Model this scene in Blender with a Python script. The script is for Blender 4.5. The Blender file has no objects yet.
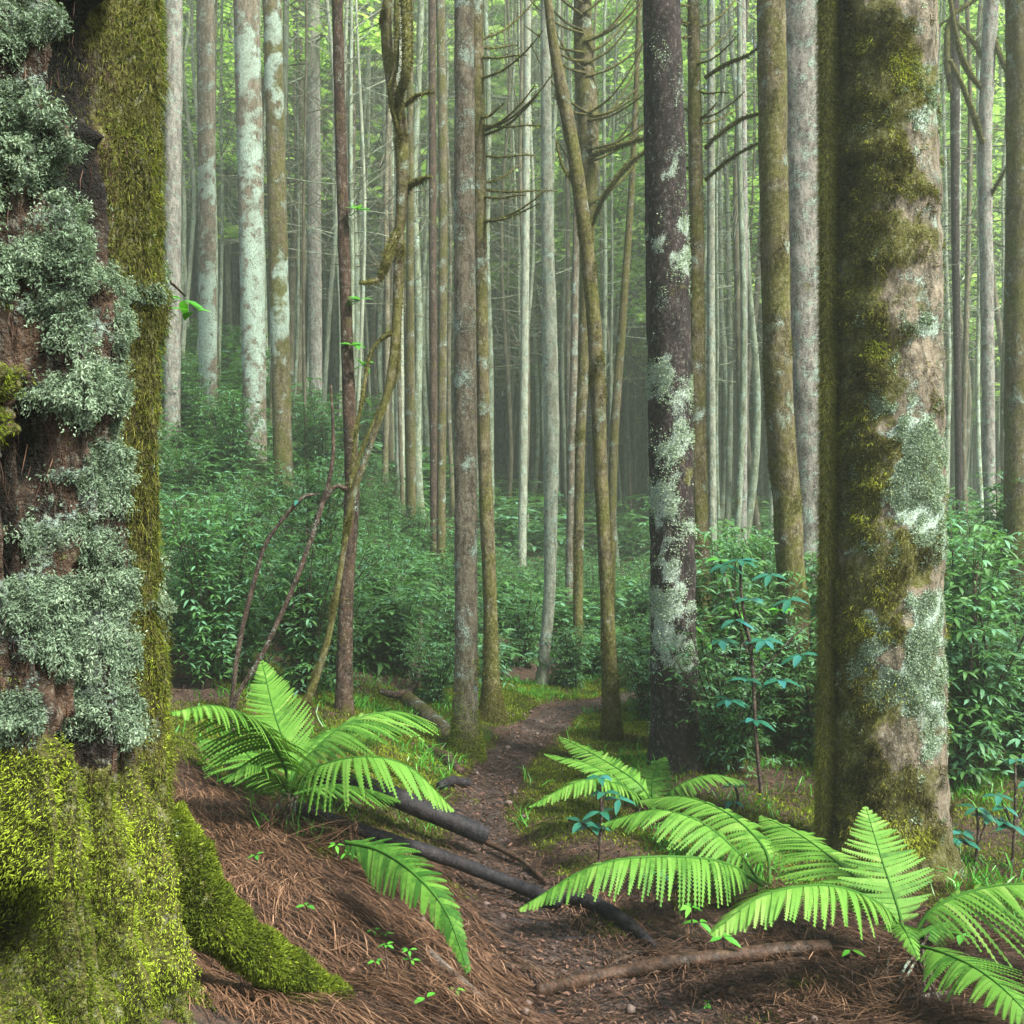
import bpy, math, random
import numpy as np
from mathutils import Vector
rng = np.random.default_rng(7); random.seed(7)
S = bpy.context.scene; COL = S.collection
FPX = 1000.0; CZ = 1.5

# ---------------------------------------------------------------- camera, sky, sun, exposure
cam_d = bpy.data.cameras.new("camera"); cam = bpy.data.objects.new("camera", cam_d); COL.objects.link(cam)
cam.location = (0, 0, CZ); cam.rotation_euler = (math.radians(90), 0, 0)
cam_d.sensor_width = 36; cam_d.lens = 36 * FPX / 1024; cam_d.clip_start = 0.05; cam_d.clip_end = 2000
S.camera = cam
SUN_EL, SUN_ROT = 52, 130
w = bpy.data.worlds.new("World"); S.world = w; w.use_nodes = True
nt = w.node_tree; bg = nt.nodes["Background"]
sky = nt.nodes.new("ShaderNodeTexSky"); sky.sky_type = 'NISHITA'; sky.sun_disc = False
sky.sun_elevation = math.radians(SUN_EL); sky.sun_rotation = math.radians(SUN_ROT)
sky.air_density = 1.0; sky.dust_density = 2.5; sky.ozone_density = 1.0
nt.links.new(sky.outputs[0], bg.inputs[0]); bg.inputs[1].default_value = 0.10
sun_d = bpy.data.lights.new("sun", 'SUN'); sun_d.energy = 4.2; sun_d.angle = math.radians(12); sun_d.color = (.97, 1, .87)
sun = bpy.data.objects.new("sun", sun_d); COL.objects.link(sun)
a, e = math.radians(SUN_ROT), math.radians(SUN_EL)
sun.rotation_euler = Vector((math.sin(a) * math.cos(e), math.cos(a) * math.cos(e), math.sin(e))).to_track_quat('Z', 'Y').to_euler()
S.view_settings.view_transform = 'Standard'; S.view_settings.look = 'None'; S.view_settings.gamma = 1
S.view_settings.exposure = 1.74
c = S.cycles
c.max_bounces = 6; c.diffuse_bounces = 3; c.glossy_bounces = 2; c.transmission_bounces = 3; c.transparent_max_bounces = 4
c.volume_bounces = 0; c.use_denoising = True; c.use_adaptive_sampling = True; c.adaptive_threshold = 0.02
c.caustics_reflective = False; c.caustics_refractive = False; c.sample_clamp_indirect = 4
S.render.use_persistent_data = False

# ---------------------------------------------------------------- numeric helpers
_P = rng.permutation(256); _P = np.concatenate([_P, _P, _P])
_G = rng.normal(size=(256, 3)); _G /= np.linalg.norm(_G, axis=1)[:, None]
def pnoise(p):
    p = np.asarray(p, float); i = np.floor(p).astype(int); f = p - i; i &= 255
    u = f * f * f * (f * (f * 6 - 15) + 10); out = 0
    for dx in (0, 1):
        for dy in (0, 1):
            for dz in (0, 1):
                h = _P[_P[_P[(i[:, 0] + dx) & 255] + ((i[:, 1] + dy) & 255)] + ((i[:, 2] + dz) & 255)]
                g = _G[h]; d = (g * (f - np.array([dx, dy, dz]))).sum(1)
                wx = u[:, 0] if dx else 1 - u[:, 0]; wy = u[:, 1] if dy else 1 - u[:, 1]; wz = u[:, 2] if dz else 1 - u[:, 2]
                out = out + d * wx * wy * wz
    return out * 1.5
def fbm(p, o=3, rough=.5):
    s = 0; a = 1; p = np.asarray(p, float)
    for k in range(o): s = s + a * pnoise(p * 2 ** k + k * 17.3); a *= rough
    return s
def sstep(a, b, x): t = np.clip((x - a) / (b - a), 0, 1); return t * t * (3 - 2 * t)
def unit(v): v = np.asarray(v, float); return v / (np.linalg.norm(v, axis=-1, keepdims=True) + 1e-9)
def W(px, py, d): return np.array([(px - 512) / FPX * d, d, CZ - (py - 512) / FPX * d])
def pix(V): y = np.maximum(V[:, 1], .05); return 512 + FPX * V[:, 0] / y, 512 - FPX * (V[:, 2] - CZ) / y
def catmull(P, n):
    P = np.asarray(P, float); m = len(P)
    if m == 2: t = np.linspace(0, 1, n)[:, None]; return P[0] * (1 - t) + P[1] * t
    Q = np.vstack([2 * P[0] - P[1], P, 2 * P[-1] - P[-2]]); t = np.linspace(0, m - 1 - 1e-6, n); i = t.astype(int); f = (t - i)[:, None]
    a, b, c_, d = Q[i], Q[i + 1], Q[i + 2], Q[i + 3]
    return .5 * (2 * b + (c_ - a) * f + (2 * a - 5 * b + 4 * c_ - d) * f ** 2 + (3 * b - a - 3 * c_ + d) * f ** 3)

# ---------------------------------------------------------------- terrain height (thin plate through control points)
CP = [(150,1024,1.75),(60,1024,1.6),(230,1010,2.2),(350,1005,2.2),(400,990,2.6),(200,960,2.3),(300,900,3.0),(270,850,3.4),(420,940,2.9),
      (380,880,3.4),(560,1000,2.95),(540,940,3.4),(500,890,3.95),(470,835,4.6),(500,780,5.6),(520,740,6.7),(570,712,7.9),
      (700,995,2.85),(900,1010,2.7),(1024,1024,2.5),(800,960,3.2),(900,895,4.1),(1024,900,4.1),(650,880,4.0),(600,850,4.4),(670,770,5.8),(612,745,6.8),(800,840,4.8),
      (300,800,4.3),(345,717,6.0),(440,762,5.7),(395,710,7.0),(465,757,6.0),(487,722,7.2),(430,800,4.8),(380,780,4.9),
      (200,700,5.6),(100,700,5.6),(240,800,4.0),(283,525,13.0),(255,455,15),(200,400,18),(120,480,12),(410,560,16),(520,560,20),(330,640,8.5),(450,640,10.5),(200,620,8.5),
      (541,690,9.2),(600,640,12),(700,640,11),(700,745,6.9),(850,700,7.8),(1000,700,7.5),(1024,620,11),(740,560,24),(500,540,27),(900,580,20),(300,430,25),(150,350,26)]
cp = np.array([W(*q) for q in CP])
cp = np.vstack([cp, [[-12, 6, 3.5], [-12, 20, 6.5], [14, 4, 1.0], [14, 20, .6], [0, 1, .2], [-8, 1.5, 2.2], [8, 1, .6], [1.5, 1.0, .15], [0, 30, 1.1], [14, 30, .6], [-12, 30, 7]]])
def _k(r): return np.where(r > 1e-6, r * r * np.log(r + 1e-9), 0)
n_ = len(cp); A_ = np.zeros((n_ + 3, n_ + 3))
A_[:n_, :n_] = _k(np.linalg.norm(cp[:, None, :2] - cp[None, :, :2], axis=2)) + np.eye(n_) * .05
A_[:n_, n_:] = np.c_[np.ones(n_), cp[:, :2]]; A_[n_:, :n_] = A_[:n_, n_:].T
TW = np.linalg.solve(A_, np.r_[cp[:, 2], 0, 0, 0])
def hbase(x, y):
    x = np.atleast_1d(np.asarray(x, float)); y = np.atleast_1d(np.asarray(y, float))
    xc = np.clip(x, -12, 14); yc = np.clip(y, 1.0, 30); out = np.empty(len(x))
    for s in range(0, len(x), 20000):
        q = slice(s, s + 20000); r = np.hypot(xc[q, None] - cp[None, :, 0], yc[q, None] - cp[None, :, 1])
        out[q] = _k(r) @ TW[:n_] + TW[n_] + TW[n_ + 1] * xc[q] + TW[n_ + 2] * yc[q]
    return out + .05 * np.maximum(0, y - 30) + .12 * np.maximum(0, -12 - x) + .03 * np.maximum(0, x - 14)
def hit(px, py, h=hbase):
    d = np.linspace(1.3, 45, 2200); P = np.array([(px - 512) / FPX * d, d, CZ - (py - 512) / FPX * d])
    k = np.argmax(P[2] < h(P[0], P[1])); return P[:, k] if P[2][k] < h(P[0][k], P[1][k])[0] else P[:, -1]
PATH_PX = [(640,1020,.34),(570,985,.32),(545,950,.28),(515,900,.25),(485,850,.16),(478,815,.14),(492,780,.14),(515,750,.14),(545,725,.16),(575,708,.15)]
pathc = np.array([list(hit(a, b)[:2]) + [c_] for a, b, c_ in PATH_PX])
pathc = np.vstack([[[.9, 1.2, .5]], pathc, [[pathc[-1, 0] + .9, pathc[-1, 1] + 1.0, .2], [pathc[-1, 0] + 2.3, pathc[-1, 1] + 1.9, .2]]])
PC = catmull(pathc, 90)
def pathdist(x, y):
    x = np.atleast_1d(x); y = np.atleast_1d(y); out = np.full(len(x), 99.)
    m = np.where((y < 13) & (y > .5) & (np.abs(x) < 5))[0]
    for s in range(0, len(m), 20000):
        q = m[s:s + 20000]; D = np.hypot(x[q, None] - PC[None, :, 0], y[q, None] - PC[None, :, 1]) - PC[None, :, 2]
        out[q] = D.min(1)
    return out
def height(x, y):
    x = np.atleast_1d(np.asarray(x, float)); y = np.atleast_1d(np.asarray(y, float))
    h = hbase(x, y); pd = pathdist(x, y); z0 = np.zeros(len(x))
    near = sstep(14, 6, y)
    n1 = fbm(np.c_[x * 1.3, y * 1.3, z0], 3) * .035 * (1 + 2 * (1 - near)); n2 = fbm(np.c_[x * 9, y * 9, z0 + 3], 3, .6) * .010 * near
    h = h + n1 * sstep(-.1, .3, pd) + n2 + .015 * near * sstep(0, .25, pd)
    h = h - .03 * sstep(.05, -.15, pd) + .012 * near * sstep(.05, -.1, pd) * np.abs(pnoise(np.c_[x * 14, y * 8, z0]))
    return h
def H1(x, y): return float(height(x, y)[0])

# ---------------------------------------------------------------- mesh helpers
class MB:
    def __init__(s): s.v = []; s.q = []; s.t = []; s.n = 0; s.a = []; s.mq = []; s.mt = []
    def add(s, V, Q=None, T=None, tone=None, m=0, extra=None):
        V = np.asarray(V, float).reshape(-1, 3)
        if Q is not None and len(Q): s.q.append(np.asarray(Q, int).reshape(-1, 4) + s.n); s.mq.append(np.full(len(s.q[-1]), m))
        if T is not None and len(T): s.t.append(np.asarray(T, int).reshape(-1, 3) + s.n); s.mt.append(np.full(len(s.t[-1]), m))
        if tone is None: tone = np.full(len(V), .5)
        a_ = np.zeros((len(V), 3)); a_[:, 0] = tone
        if extra is not None: a_[:, 1:] = extra
        s.a.append(a_); s.v.append(V); s.n += len(V); return s
    def build(s, name, mats, parent=None, origin=(0, 0, 0), smooth=True):
        V = np.vstack(s.v) - np.asarray(origin); Q = np.vstack(s.q) if s.q else np.zeros((0, 4), int); T = np.vstack(s.t) if s.t else np.zeros((0, 3), int)
        me = bpy.data.meshes.new(name); me.vertices.add(len(V)); me.vertices.foreach_set("co", V.astype(np.float32).ravel())
        nl = len(Q) * 4 + len(T) * 3; me.loops.add(nl); me.loops.foreach_set("vertex_index", np.r_[Q.ravel(), T.ravel()].astype(np.int32))
        me.polygons.add(len(Q) + len(T))
        me.polygons.foreach_set("loop_start", np.r_[np.arange(len(Q)) * 4, len(Q) * 4 + np.arange(len(T)) * 3].astype(np.int32))
        me.polygons.foreach_set("use_smooth", np.full(len(Q) + len(T), smooth))
        if not isinstance(mats, (list, tuple)): mats = [mats]
        for m in mats: me.materials.append(m)
        if len(mats) > 1: me.polygons.foreach_set("material_index", np.concatenate(s.mq + s.mt).astype(np.int32))
        a_ = np.vstack(s.a)
        for k, nm in enumerate(("tone", "moss", "lich")):
            if k and not a_[:, k].any(): continue
            at = me.attributes.new(nm, 'FLOAT', 'POINT'); at.data.foreach_set("value", a_[:, k].astype(np.float32))
        me.update(calc_edges=True); o = bpy.data.objects.new(name, me); COL.objects.link(o)
        if parent is not None: o.parent = parent
        else: o.location = origin
        return o
def gridq(nr, nc, wrap=True):
    r = np.arange(nr - 1)[:, None]; c_ = np.arange(nc if wrap else nc - 1)[None, :]; c2 = (c_ + 1) % nc
    return np.stack([r * nc + c_, r * nc + c2, (r + 1) * nc + c2, (r + 1) * nc + c_], -1).reshape(-1, 4)
def tube(P, R, ns=10, lump=0, ls=4, cap=True, flute=0):
    P = np.asarray(P, float); n = len(P); R = np.broadcast_to(np.asarray(R, float), (n,))
    T = unit(np.gradient(P, axis=0)); ref = np.array([1., 0, 0]) if abs(T[:, 0]).mean() < .8 else np.array([0, 0, 1.])
    A = unit(np.cross(T, ref)); B = np.cross(T, A); th = np.arange(ns) * 2 * math.pi / ns
    rr = R[:, None] * np.ones(ns)
    dirs = np.cos(th)[None, :, None] * A[:, None] + np.sin(th)[None, :, None] * B[:, None]
    V = P[:, None] + dirs * rr[..., None]
    if lump: 
        nn = fbm(V.reshape(-1, 3) * ls, 3).reshape(n, ns); V = P[:, None] + dirs * (rr * (1 + lump * nn))[..., None]
    V = V.reshape(-1, 3); Q = gridq(n, ns)
    Tt = None
    if cap:
        V = np.vstack([V, P[:1] - T[:1] * R[0] * .3, P[-1:] + T[-1:] * R[-1] * .3]); i = np.arange(ns); j = (i + 1) % ns
        Tt = np.vstack([np.c_[j, i, np.full(ns, n * ns)], np.c_[i + (n - 1) * ns, j + (n - 1) * ns, np.full(ns, n * ns + 1)]])
    return V, Q, Tt
def scatter(V, Q, wgt, n):
    T = np.vstack([Q[:, [0, 1, 2]], Q[:, [0, 2, 3]]]); a_, b, c_ = V[T[:, 0]], V[T[:, 1]], V[T[:, 2]]
    N = np.cross(b - a_, c_ - a_); ar = np.linalg.norm(N, axis=1); ww = ar * wgt[T].mean(1); ww = ww / ww.sum()
    k = rng.choice(len(T), n, p=ww); u = rng.random((n, 2)); f = u.sum(1) > 1; u[f] = 1 - u[f]
    P = a_[k] + (b - a_)[k] * u[:, :1] + (c_ - a_)[k] * u[:, 1:]
    return P, unit(N)[k], k
def blades(mb, P, D, L, Wd, tone, m=0):
    """one pointed triangle per blade"""
    n = len(P); s = unit(np.cross(D, rng.normal(size=(n, 3)))) * (np.broadcast_to(Wd, (n,))[:, None] * .5); L = np.broadcast_to(L, (n,))[:, None]
    V = np.stack([P - s, P + s, P + D * L], 1).reshape(-1, 3)
    mb.add(V, T=np.arange(3 * n).reshape(-1, 3), tone=np.repeat(tone, 3), m=m)
def bent(mb, P, D, D2, L, Wd, tone, m=0):
    """a blade of two pieces bending from D to D2"""
    n = len(P); s = unit(np.cross(D, rng.normal(size=(n, 3)))) * (np.broadcast_to(Wd, (n,))[:, None] * .5); L = np.broadcast_to(L, (n,))[:, None]
    M = P + D * L * .5; E = M + D2 * L * .5
    V = np.stack([P - s, P + s, M + s * .8, M - s * .8, E], 1).reshape(-1, 3); b = np.arange(n)[:, None] * 5
    mb.add(V, Q=b + [0, 1, 2, 3], T=b + [3, 2, 4], tone=np.repeat(tone, 5), m=m)
def leaves(mb, P, D, U, L, Wd, tone, droop=.25, fold=.12, st=((0, .06), (.3, .85), (.6, .9), (1, .04)), m=0):
    n = len(P); D = unit(D); Sd = unit(np.cross(D, U)); N = np.cross(Sd, D); L = np.broadcast_to(L, (n,))[:, None]; Wd = np.broadcast_to(Wd, (n,))[:, None]
    rows = []
    for t, ww in st:
        c_ = P + D * L * t - np.array([0, 0, 1.]) * L * droop * t * t
        e_ = N * Wd * fold * ww
        rows += [c_ + Sd * Wd * .5 * ww + e_, c_, c_ - Sd * Wd * .5 * ww + e_]
    V = np.stack(rows, 1).reshape(-1, 3); k = len(st); b = (np.arange(n) * 3 * k)[:, None, None]
    q = np.array([[3 * i + j, 3 * i + j + 1, 3 * i + j + 4, 3 * i + j + 3] for i in range(k - 1) for j in (0, 1)])[None]
    mb.add(V, Q=(b + q).reshape(-1, 4), tone=np.repeat(tone, 3 * k), m=m)
def ribbons(mb, P, D, L, Wd, tone, curl=.3, seg=3, m=0, hug=None):
    n = len(P); L = np.broadcast_to(L, (n,))[:, None]; Wd = np.broadcast_to(Wd, (n,))[:, None]; c1 = unit(rng.normal(size=(n, 3))) * curl; rows = []
    for k in range(seg + 1):
        t = k / seg; C = P + D * L * t + c1 * L * (t * t) * .5
        if hug is not None: C[:, 2] = height(C[:, 0], C[:, 1]) + hug + .008 * math.sin(3.14 * t)
        s = unit(np.cross(D + c1 * t, [0, 0, 1.])) * Wd * .5 * (1 - .6 * abs(2 * t - 1)); rows += [C - s, C + s + [0, 0, .0008]]
    V = np.stack(rows, 1).reshape(-1, 3); k2 = 2 * (seg + 1); b = (np.arange(n) * k2)[:, None, None]
    q = np.array([[2 * i, 2 * i + 1, 2 * i + 3, 2 * i + 2] for i in range(seg)])[None]
    mb.add(V, Q=(b + q).reshape(-1, 4), tone=np.repeat(tone, k2), m=m)
def rdir(n, up=0): 
    v = rng.normal(size=(n, 3)); v = unit(v); v[:, 2] += up; return unit(v)

# ---------------------------------------------------------------- object helpers
def tag(o, label=None, cat=None, group=None, kind=None):
    for k, v in (("label", label), ("category", cat), ("group", group), ("kind", kind)):
        if v: o[k] = v
    return o
def thing(name, loc, label, cat, group=None):
    o = bpy.data.objects.new(name, None); COL.objects.link(o); o.location = loc; o.empty_display_size = .2; return tag(o, label, cat, group)
def copy_tree(r, loc, rz=0, sc=1, label=None, group=None):
    c_ = r.copy(); COL.objects.link(c_); c_.location = loc; c_.rotation_euler = (0, 0, rz); c_.scale = (sc, sc, sc) if np.isscalar(sc) else sc
    tag(c_, label, None, group)
    for ch in list(r.children):
        k = ch.copy(); COL.objects.link(k); k.parent = c_
    return c_

# ---------------------------------------------------------------- materials
def newmat(name):
    m = bpy.data.materials.new(name); m.use_nodes = True; t = m.node_tree; return m, t, t.nodes["Principled BSDF"]
def N(t, typ, **kw):
    n = t.nodes.new(typ)
    for k, v in kw.items():
        if k == 'ins':
            for a_, b in v.items(): n.inputs[a_].default_value = b
        else: setattr(n, k, v)
    return n
def math_(t, op, a_, b=None, clamp=False):
    n = N(t, 'ShaderNodeMath', operation=op, use_clamp=clamp)
    for i, x in enumerate((a_, b)):
        if x is None: continue
        if isinstance(x, (int, float)): n.inputs[i].default_value = x
        else: t.links.new(x, n.inputs[i])
    return n.outputs[0]
def mixc(t, f, a_, b, mode='MIX'):
    n = N(t, 'ShaderNodeMix', data_type='RGBA', blend_type=mode)
    for i, x in ((0, f), (6, a_), (7, b)):
        if isinstance(x, (int, float)): n.inputs[i].default_value = x
        elif isinstance(x, (tuple, list)): n.inputs[i].default_value = (*x, 1)
        else: t.links.new(x, n.inputs[i])
    return n.outputs[2]
def noise(t, vec, scale, detail=4, rough=.6):
    n = N(t, 'ShaderNodeTexNoise', ins={'Scale': scale, 'Detail': detail, 'Roughness': rough}); t.links.new(vec, n.inputs['Vector']); return n.outputs['Fac']
def coords(t, sc=(1, 1, 1), world=False):
    mp = N(t, 'ShaderNodeMapping'); mp.inputs['Scale'].default_value = sc
    if world: g = N(t, 'ShaderNodeNewGeometry'); t.links.new(g.outputs['Position'], mp.inputs[0])
    else: g = N(t, 'ShaderNodeTexCoord'); t.links.new(g.outputs['Object'], mp.inputs[0])
    return mp.outputs[0]
def attr(t, nm): return N(t, 'ShaderNodeAttribute', attribute_name=nm).outputs['Fac']
def ramp(t, f, lo, hi): 
    n = N(t, 'ShaderNodeMapRange', interpolation_type='SMOOTHSTEP', ins={1: lo, 2: hi}); t.links.new(f, n.inputs[0]); return n.outputs[0]
LICH = (.40, .50, .42); MOSS = (.13, .125, .03)
def bark(name, dark, light, lich=.0, moss=.0, sc=1., zs=.3, lichc=LICH, mossc=MOSS, bump=.012, speck=.35, lsc=7., rand=.25, pal=1., recess_shade=False):
    m, t, b = newmat(name); v = coords(t, (1, 1, zs)); v1 = coords(t)
    n1 = noise(t, v, 22 * sc, 6, .65); n2 = noise(t, v1, 130 * sc, 3, .7); n3 = noise(t, v1, lsc, 7, .66); n4 = noise(t, v1, 5.1, 6, .62)
    col = mixc(t, ramp(t, n1, .36, .64), dark, light)
    col = mixc(t, math_(t, 'MULTIPLY', ramp(t, n2, .52, .62), speck), col, tuple(min(.7, x * .6 + .22) for x in light))
    lf = math_(t, 'ADD', n3, math_(t, 'ADD', math_(t, 'MULTIPLY', attr(t, 'lich'), .40), lich)); lf = ramp(t, math_(t, 'ADD', lf, math_(t, 'MULTIPLY', math_(t, 'SUBTRACT', n2, .5), .5)), .58, .70)
    lc = mixc(t, ramp(t, n2, .35, .6), tuple(x * .45 for x in lichc), lichc)
    col = mixc(t, lf, col, lc)
    mf = math_(t, 'ADD', n4, math_(t, 'ADD', math_(t, 'MULTIPLY', attr(t, 'moss'), .42), moss)); mf = ramp(t, math_(t, 'ADD', mf, math_(t, 'MULTIPLY', math_(t, 'SUBTRACT', n2, .5), .5)), .60, .72)
    mc = mixc(t, ramp(t, n2, .35, .62), tuple(x * .35 for x in mossc), mossc)
    col = mixc(t, mf, col, mc)
    n5 = noise(t, coords(t, (1, 1, .7)), 48, 4, .75); n6 = noise(t, v, 3.1, 4, .6)
    col = mixc(t, math_(t, 'MULTIPLY', ramp(t, n5, .50, .60), .6), col, mixc(t, .65, col, (0, 0, 0))); col = mixc(t, math_(t, 'MULTIPLY', ramp(t, n5, .46, .36), .45), col, mixc(t, .35 * pal, col, (.6, .6, .5))); col = mixc(t, math_(t, 'MULTIPLY', ramp(t, n6, .45, .62), .45), col, mixc(t, .6, col, dark))
    if recess_shade: col = mixc(t, ramp(t, attr(t, 'tone'), .05, .48), (.006, .005, .004), col)  # low tone paints near-black shade into recesses of the bark
    oi = N(t, 'ShaderNodeObjectInfo').outputs['Random']
    hsv = N(t, 'ShaderNodeHueSaturation'); t.links.new(col, hsv.inputs['Color']); t.links.new(math_(t, 'ADD', math_(t, 'MULTIPLY', oi, 2 * rand), 1 - rand), hsv.inputs['Value'])
    t.links.new(hsv.outputs[0], b.inputs['Base Color']); b.inputs['Roughness'].default_value = .9; b.inputs['Specular IOR Level'].default_value = .2
    bp = N(t, 'ShaderNodeBump', ins={'Strength': .9, 'Distance': bump}); hgt = math_(t, 'ADD', n1, math_(t, 'MULTIPLY', n2, .5)); hgt = math_(t, 'ADD', math_(t, 'ADD', hgt, math_(t, 'MULTIPLY', n5, .8)), math_(t, 'MULTIPLY', lf, .3))
    t.links.new(hgt, bp.inputs['Height']); t.links.new(bp.outputs[0], b.inputs['Normal']); return m
def leafm(name, A, B, C, rough=.45, tr=.35, spec=.5, rand=.2, coat=0):
    """tone 0..1 runs A -> B -> C"""
    m, t, b = newmat(name); tn = attr(t, 'tone'); col = mixc(t, ramp(t, tn, 0, .55), A, B); col = mixc(t, ramp(t, tn, .55, 1), col, C)
    oi = N(t, 'ShaderNodeObjectInfo').outputs['Random']; hsv = N(t, 'ShaderNodeHueSaturation'); t.links.new(col, hsv.inputs['Color'])
    t.links.new(math_(t, 'ADD', math_(t, 'MULTIPLY', oi, 2 * rand), 1 - rand), hsv.inputs['Value']); col = hsv.outputs[0]
    t.links.new(col, b.inputs['Base Color']); b.inputs['Roughness'].default_value = rough; b.inputs['Specular IOR Level'].default_value = spec
    if tr:
        tb = N(t, 'ShaderNodeBsdfTranslucent'); t.links.new(mixc(t, 1., col, (1.3, 1.35, .7), 'MULTIPLY'), tb.inputs[0]); mx = N(t, 'ShaderNodeMixShader', ins={0: tr})
        t.links.new(b.outputs[0], mx.inputs[1]); t.links.new(tb.outputs[0], mx.inputs[2]); t.links.new(mx.outputs[0], t.nodes['Material Output'].inputs[0])
    return m
M = {}
M['moss'] = leafm('moss_green', (.02, .028, .004), (.125, .165, .013), (.34, .42, .04), .8, .3, .15, 0)
M['mossbr'] = leafm('moss_brown_green', (.022, .016, .006), (.10, .09, .016), (.30, .33, .035), .85, .25, .15, 0)
M['mossfr'] = leafm('moss_fringe', (.03, .03, .008), (.105, .105, .018), (.24, .24, .045), .85, .25, .15, 0)
M['mossdk'] = leafm('moss_olive', (.035, .028, .009), (.10, .09, .024), (.21, .21, .05), .85, .25, .15, 0)
M['lichen'] = leafm('lichen_grey_green', (.045, .065, .04), (.19, .26, .175), (.40, .49, .36), .9, .2, .1, 0)
M['fern'] = leafm('fern_green', (.03, .11, .012), (.115, .26, .036), (.21, .345, .075), .6, .28, .18, 0)
M['shrub'] = leafm('shrub_leaf', (.035, .09, .022), (.085, .205, .055), (.12, .27, .16), .5, .3, .5, .2)
M['teal'] = leafm('teal_leaf', (.012, .08, .04), (.022, .135, .085), (.04, .19, .19), .3, .2, .6, 0)
M['bright'] = leafm('bright_leaf', (.04, .2, .02), (.08, .32, .03), (.16, .42, .05), .4, .35, .5, 0)
M['canopy'] = leafm('canopy_leaf', (.24, .42, .12), (.40, .60, .22), (.54, .74, .34), .6, .5, .25, .2)
M['needle'] = leafm('dead_needles', (.028, .013, .008), (.125, .060, .033), (.29, .165, .10), .7, 0, .3, 0)
M['litter'] = leafm('leaf_litter', (.025, .013, .010), (.09, .048, .035), (.18, .095, .065), .7, .1, .2, 0)
M['b_big'] = bark('bark_old', (.012, .008, .006), (.10, .058, .038), sc=.8, zs=.22, bump=.02, speck=.15, rand=0, recess_shade=True, lichc=(.3, .38, .32))
M['b_right'] = bark('bark_pinkish', (.065, .050, .034), (.25, .20, .145), lich=.02, moss=.02, rand=0, speck=.25, lsc=5)
M['b_red'] = bark('bark_red', (.025, .014, .009), (.085, .046, .030), lich=-.05, rand=0, speck=.25)
M['b_pink'] = bark('bark_grey_brown', (.08, .062, .042), (.21, .17, .12), lich=.05, moss=-.05, rand=0, speck=.4)
M['b_dark'] = bark('bark_dark', (.013, .009, .009), (.045, .029, .029), lich=-.06, moss=-.1, rand=0, speck=.12, lsc=6, lichc=(.42, .5, .42))
M['b_grey'] = bark('bark_grey_lichen', (.12, .10, .09), (.34, .31, .27), lich=.06, moss=-.04, rand=.1, speck=.6, lsc=14)
M['b_moss'] = bark('bark_mossy', (.05, .035, .015), (.15, .12, .06), lich=.03, moss=.11, rand=.1, speck=.4)
M['b_pale'] = bark('bark_pale', (.18, .18, .13), (.38, .40, .31), lich=.06, moss=-.08, rand=.15, speck=.5, lsc=12)
M['f_a'] = bark('far_bark_grey', (.10, .12, .07), (.28, .32, .22), lich=.07, moss=-.02, rand=.4, speck=.3, sc=.6)
M['f_b'] = bark('far_bark_brown', (.06, .05, .03), (.18, .155, .10), lich=.0, moss=.02, rand=.35, speck=.3, sc=.6)
M['f_c'] = bark('far_bark_pale', (.18, .20, .14), (.38, .41, .30), lich=.04, moss=-.05, rand=.2, speck=.3, sc=.6)
M['twig'] = bark('twig_bark', (.025, .014, .010), (.09, .05, .035), moss=-.05, rand=0)
M['log'] = bark('wet_log', (.008, .007, .010), (.028, .021, .025), lich=-.3, moss=-.12, zs=1, rand=0, speck=.05, pal=.12, bump=.006); M['log'].node_tree.nodes["Principled BSDF"].inputs['Roughness'].default_value = .6
M['logb'] = bark('brown_log', (.022, .012, .008), (.08, .04, .025), lich=-.2, moss=-.08, zs=1, rand=0, speck=.05, pal=.3, bump=.006); M['logb'].node_tree.nodes["Principled BSDF"].inputs['Roughness'].default_value = .5
M['stick'] = bark('grey_stick', (.08, .06, .05), (.26, .22, .19), lich=-.05, moss=-.1, zs=1, rand=0)
m, t, b = newmat('forest_floor'); v = coords(t, world=True)
n1 = noise(t, v, 3, 6, .65); n2 = noise(t, v, 28, 5, .7); n3 = noise(t, v, 150, 3, .7)
soil = mixc(t, ramp(t, n2, .35, .65), (.03, .018, .014), (.14, .07, .045)); soil = mixc(t, ramp(t, n3, .5, .7), soil, (.22, .13, .09))
mossc = mixc(t, ramp(t, n2, .35, .65), (.04, .05, .008), (.16, .19, .02)); f = ramp(t, math_(t, 'ADD', math_(t, 'MULTIPLY', n1, .5), attr(t, 'moss')), .55, .75)
t.links.new(mixc(t, f, soil, mossc), b.inputs['Base Color']); b.inputs['Roughness'].default_value = .95
bp = N(t, 'ShaderNodeBump', ins={'Strength': 1, 'Distance': .03}); t.links.new(math_(t, 'ADD', n2, n3), bp.inputs['Height']); t.links.new(bp.outputs[0], b.inputs['Normal']); M['ground'] = m
m, t, b = newmat('path_soil'); v = coords(t, world=True); n1 = noise(t, v, 6, 6, .7); n2 = noise(t, v, 45, 5, .7); n3 = noise(t, v, 160, 2, .7)
col = mixc(t, ramp(t, n2, .38, .62), (.022, .013, .012), (.095, .056, .046)); col = mixc(t, math_(t, 'MULTIPLY', ramp(t, n3, .55, .68), .6), col, (.24, .16, .13))
t.links.new(mixc(t, math_(t, 'MULTIPLY', ramp(t, n1, .5, .62), .6), col, (.03, .02, .022)), b.inputs['Base Color']); b.inputs['Roughness'].default_value = .65
bp = N(t, 'ShaderNodeBump', ins={'Strength': 1, 'Distance': .025}); t.links.new(math_(t, 'ADD', n2, math_(t, 'MULTIPLY', n3, .4)), bp.inputs['Height']); t.links.new(bp.outputs[0], b.inputs['Normal']); M['path'] = m

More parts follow.
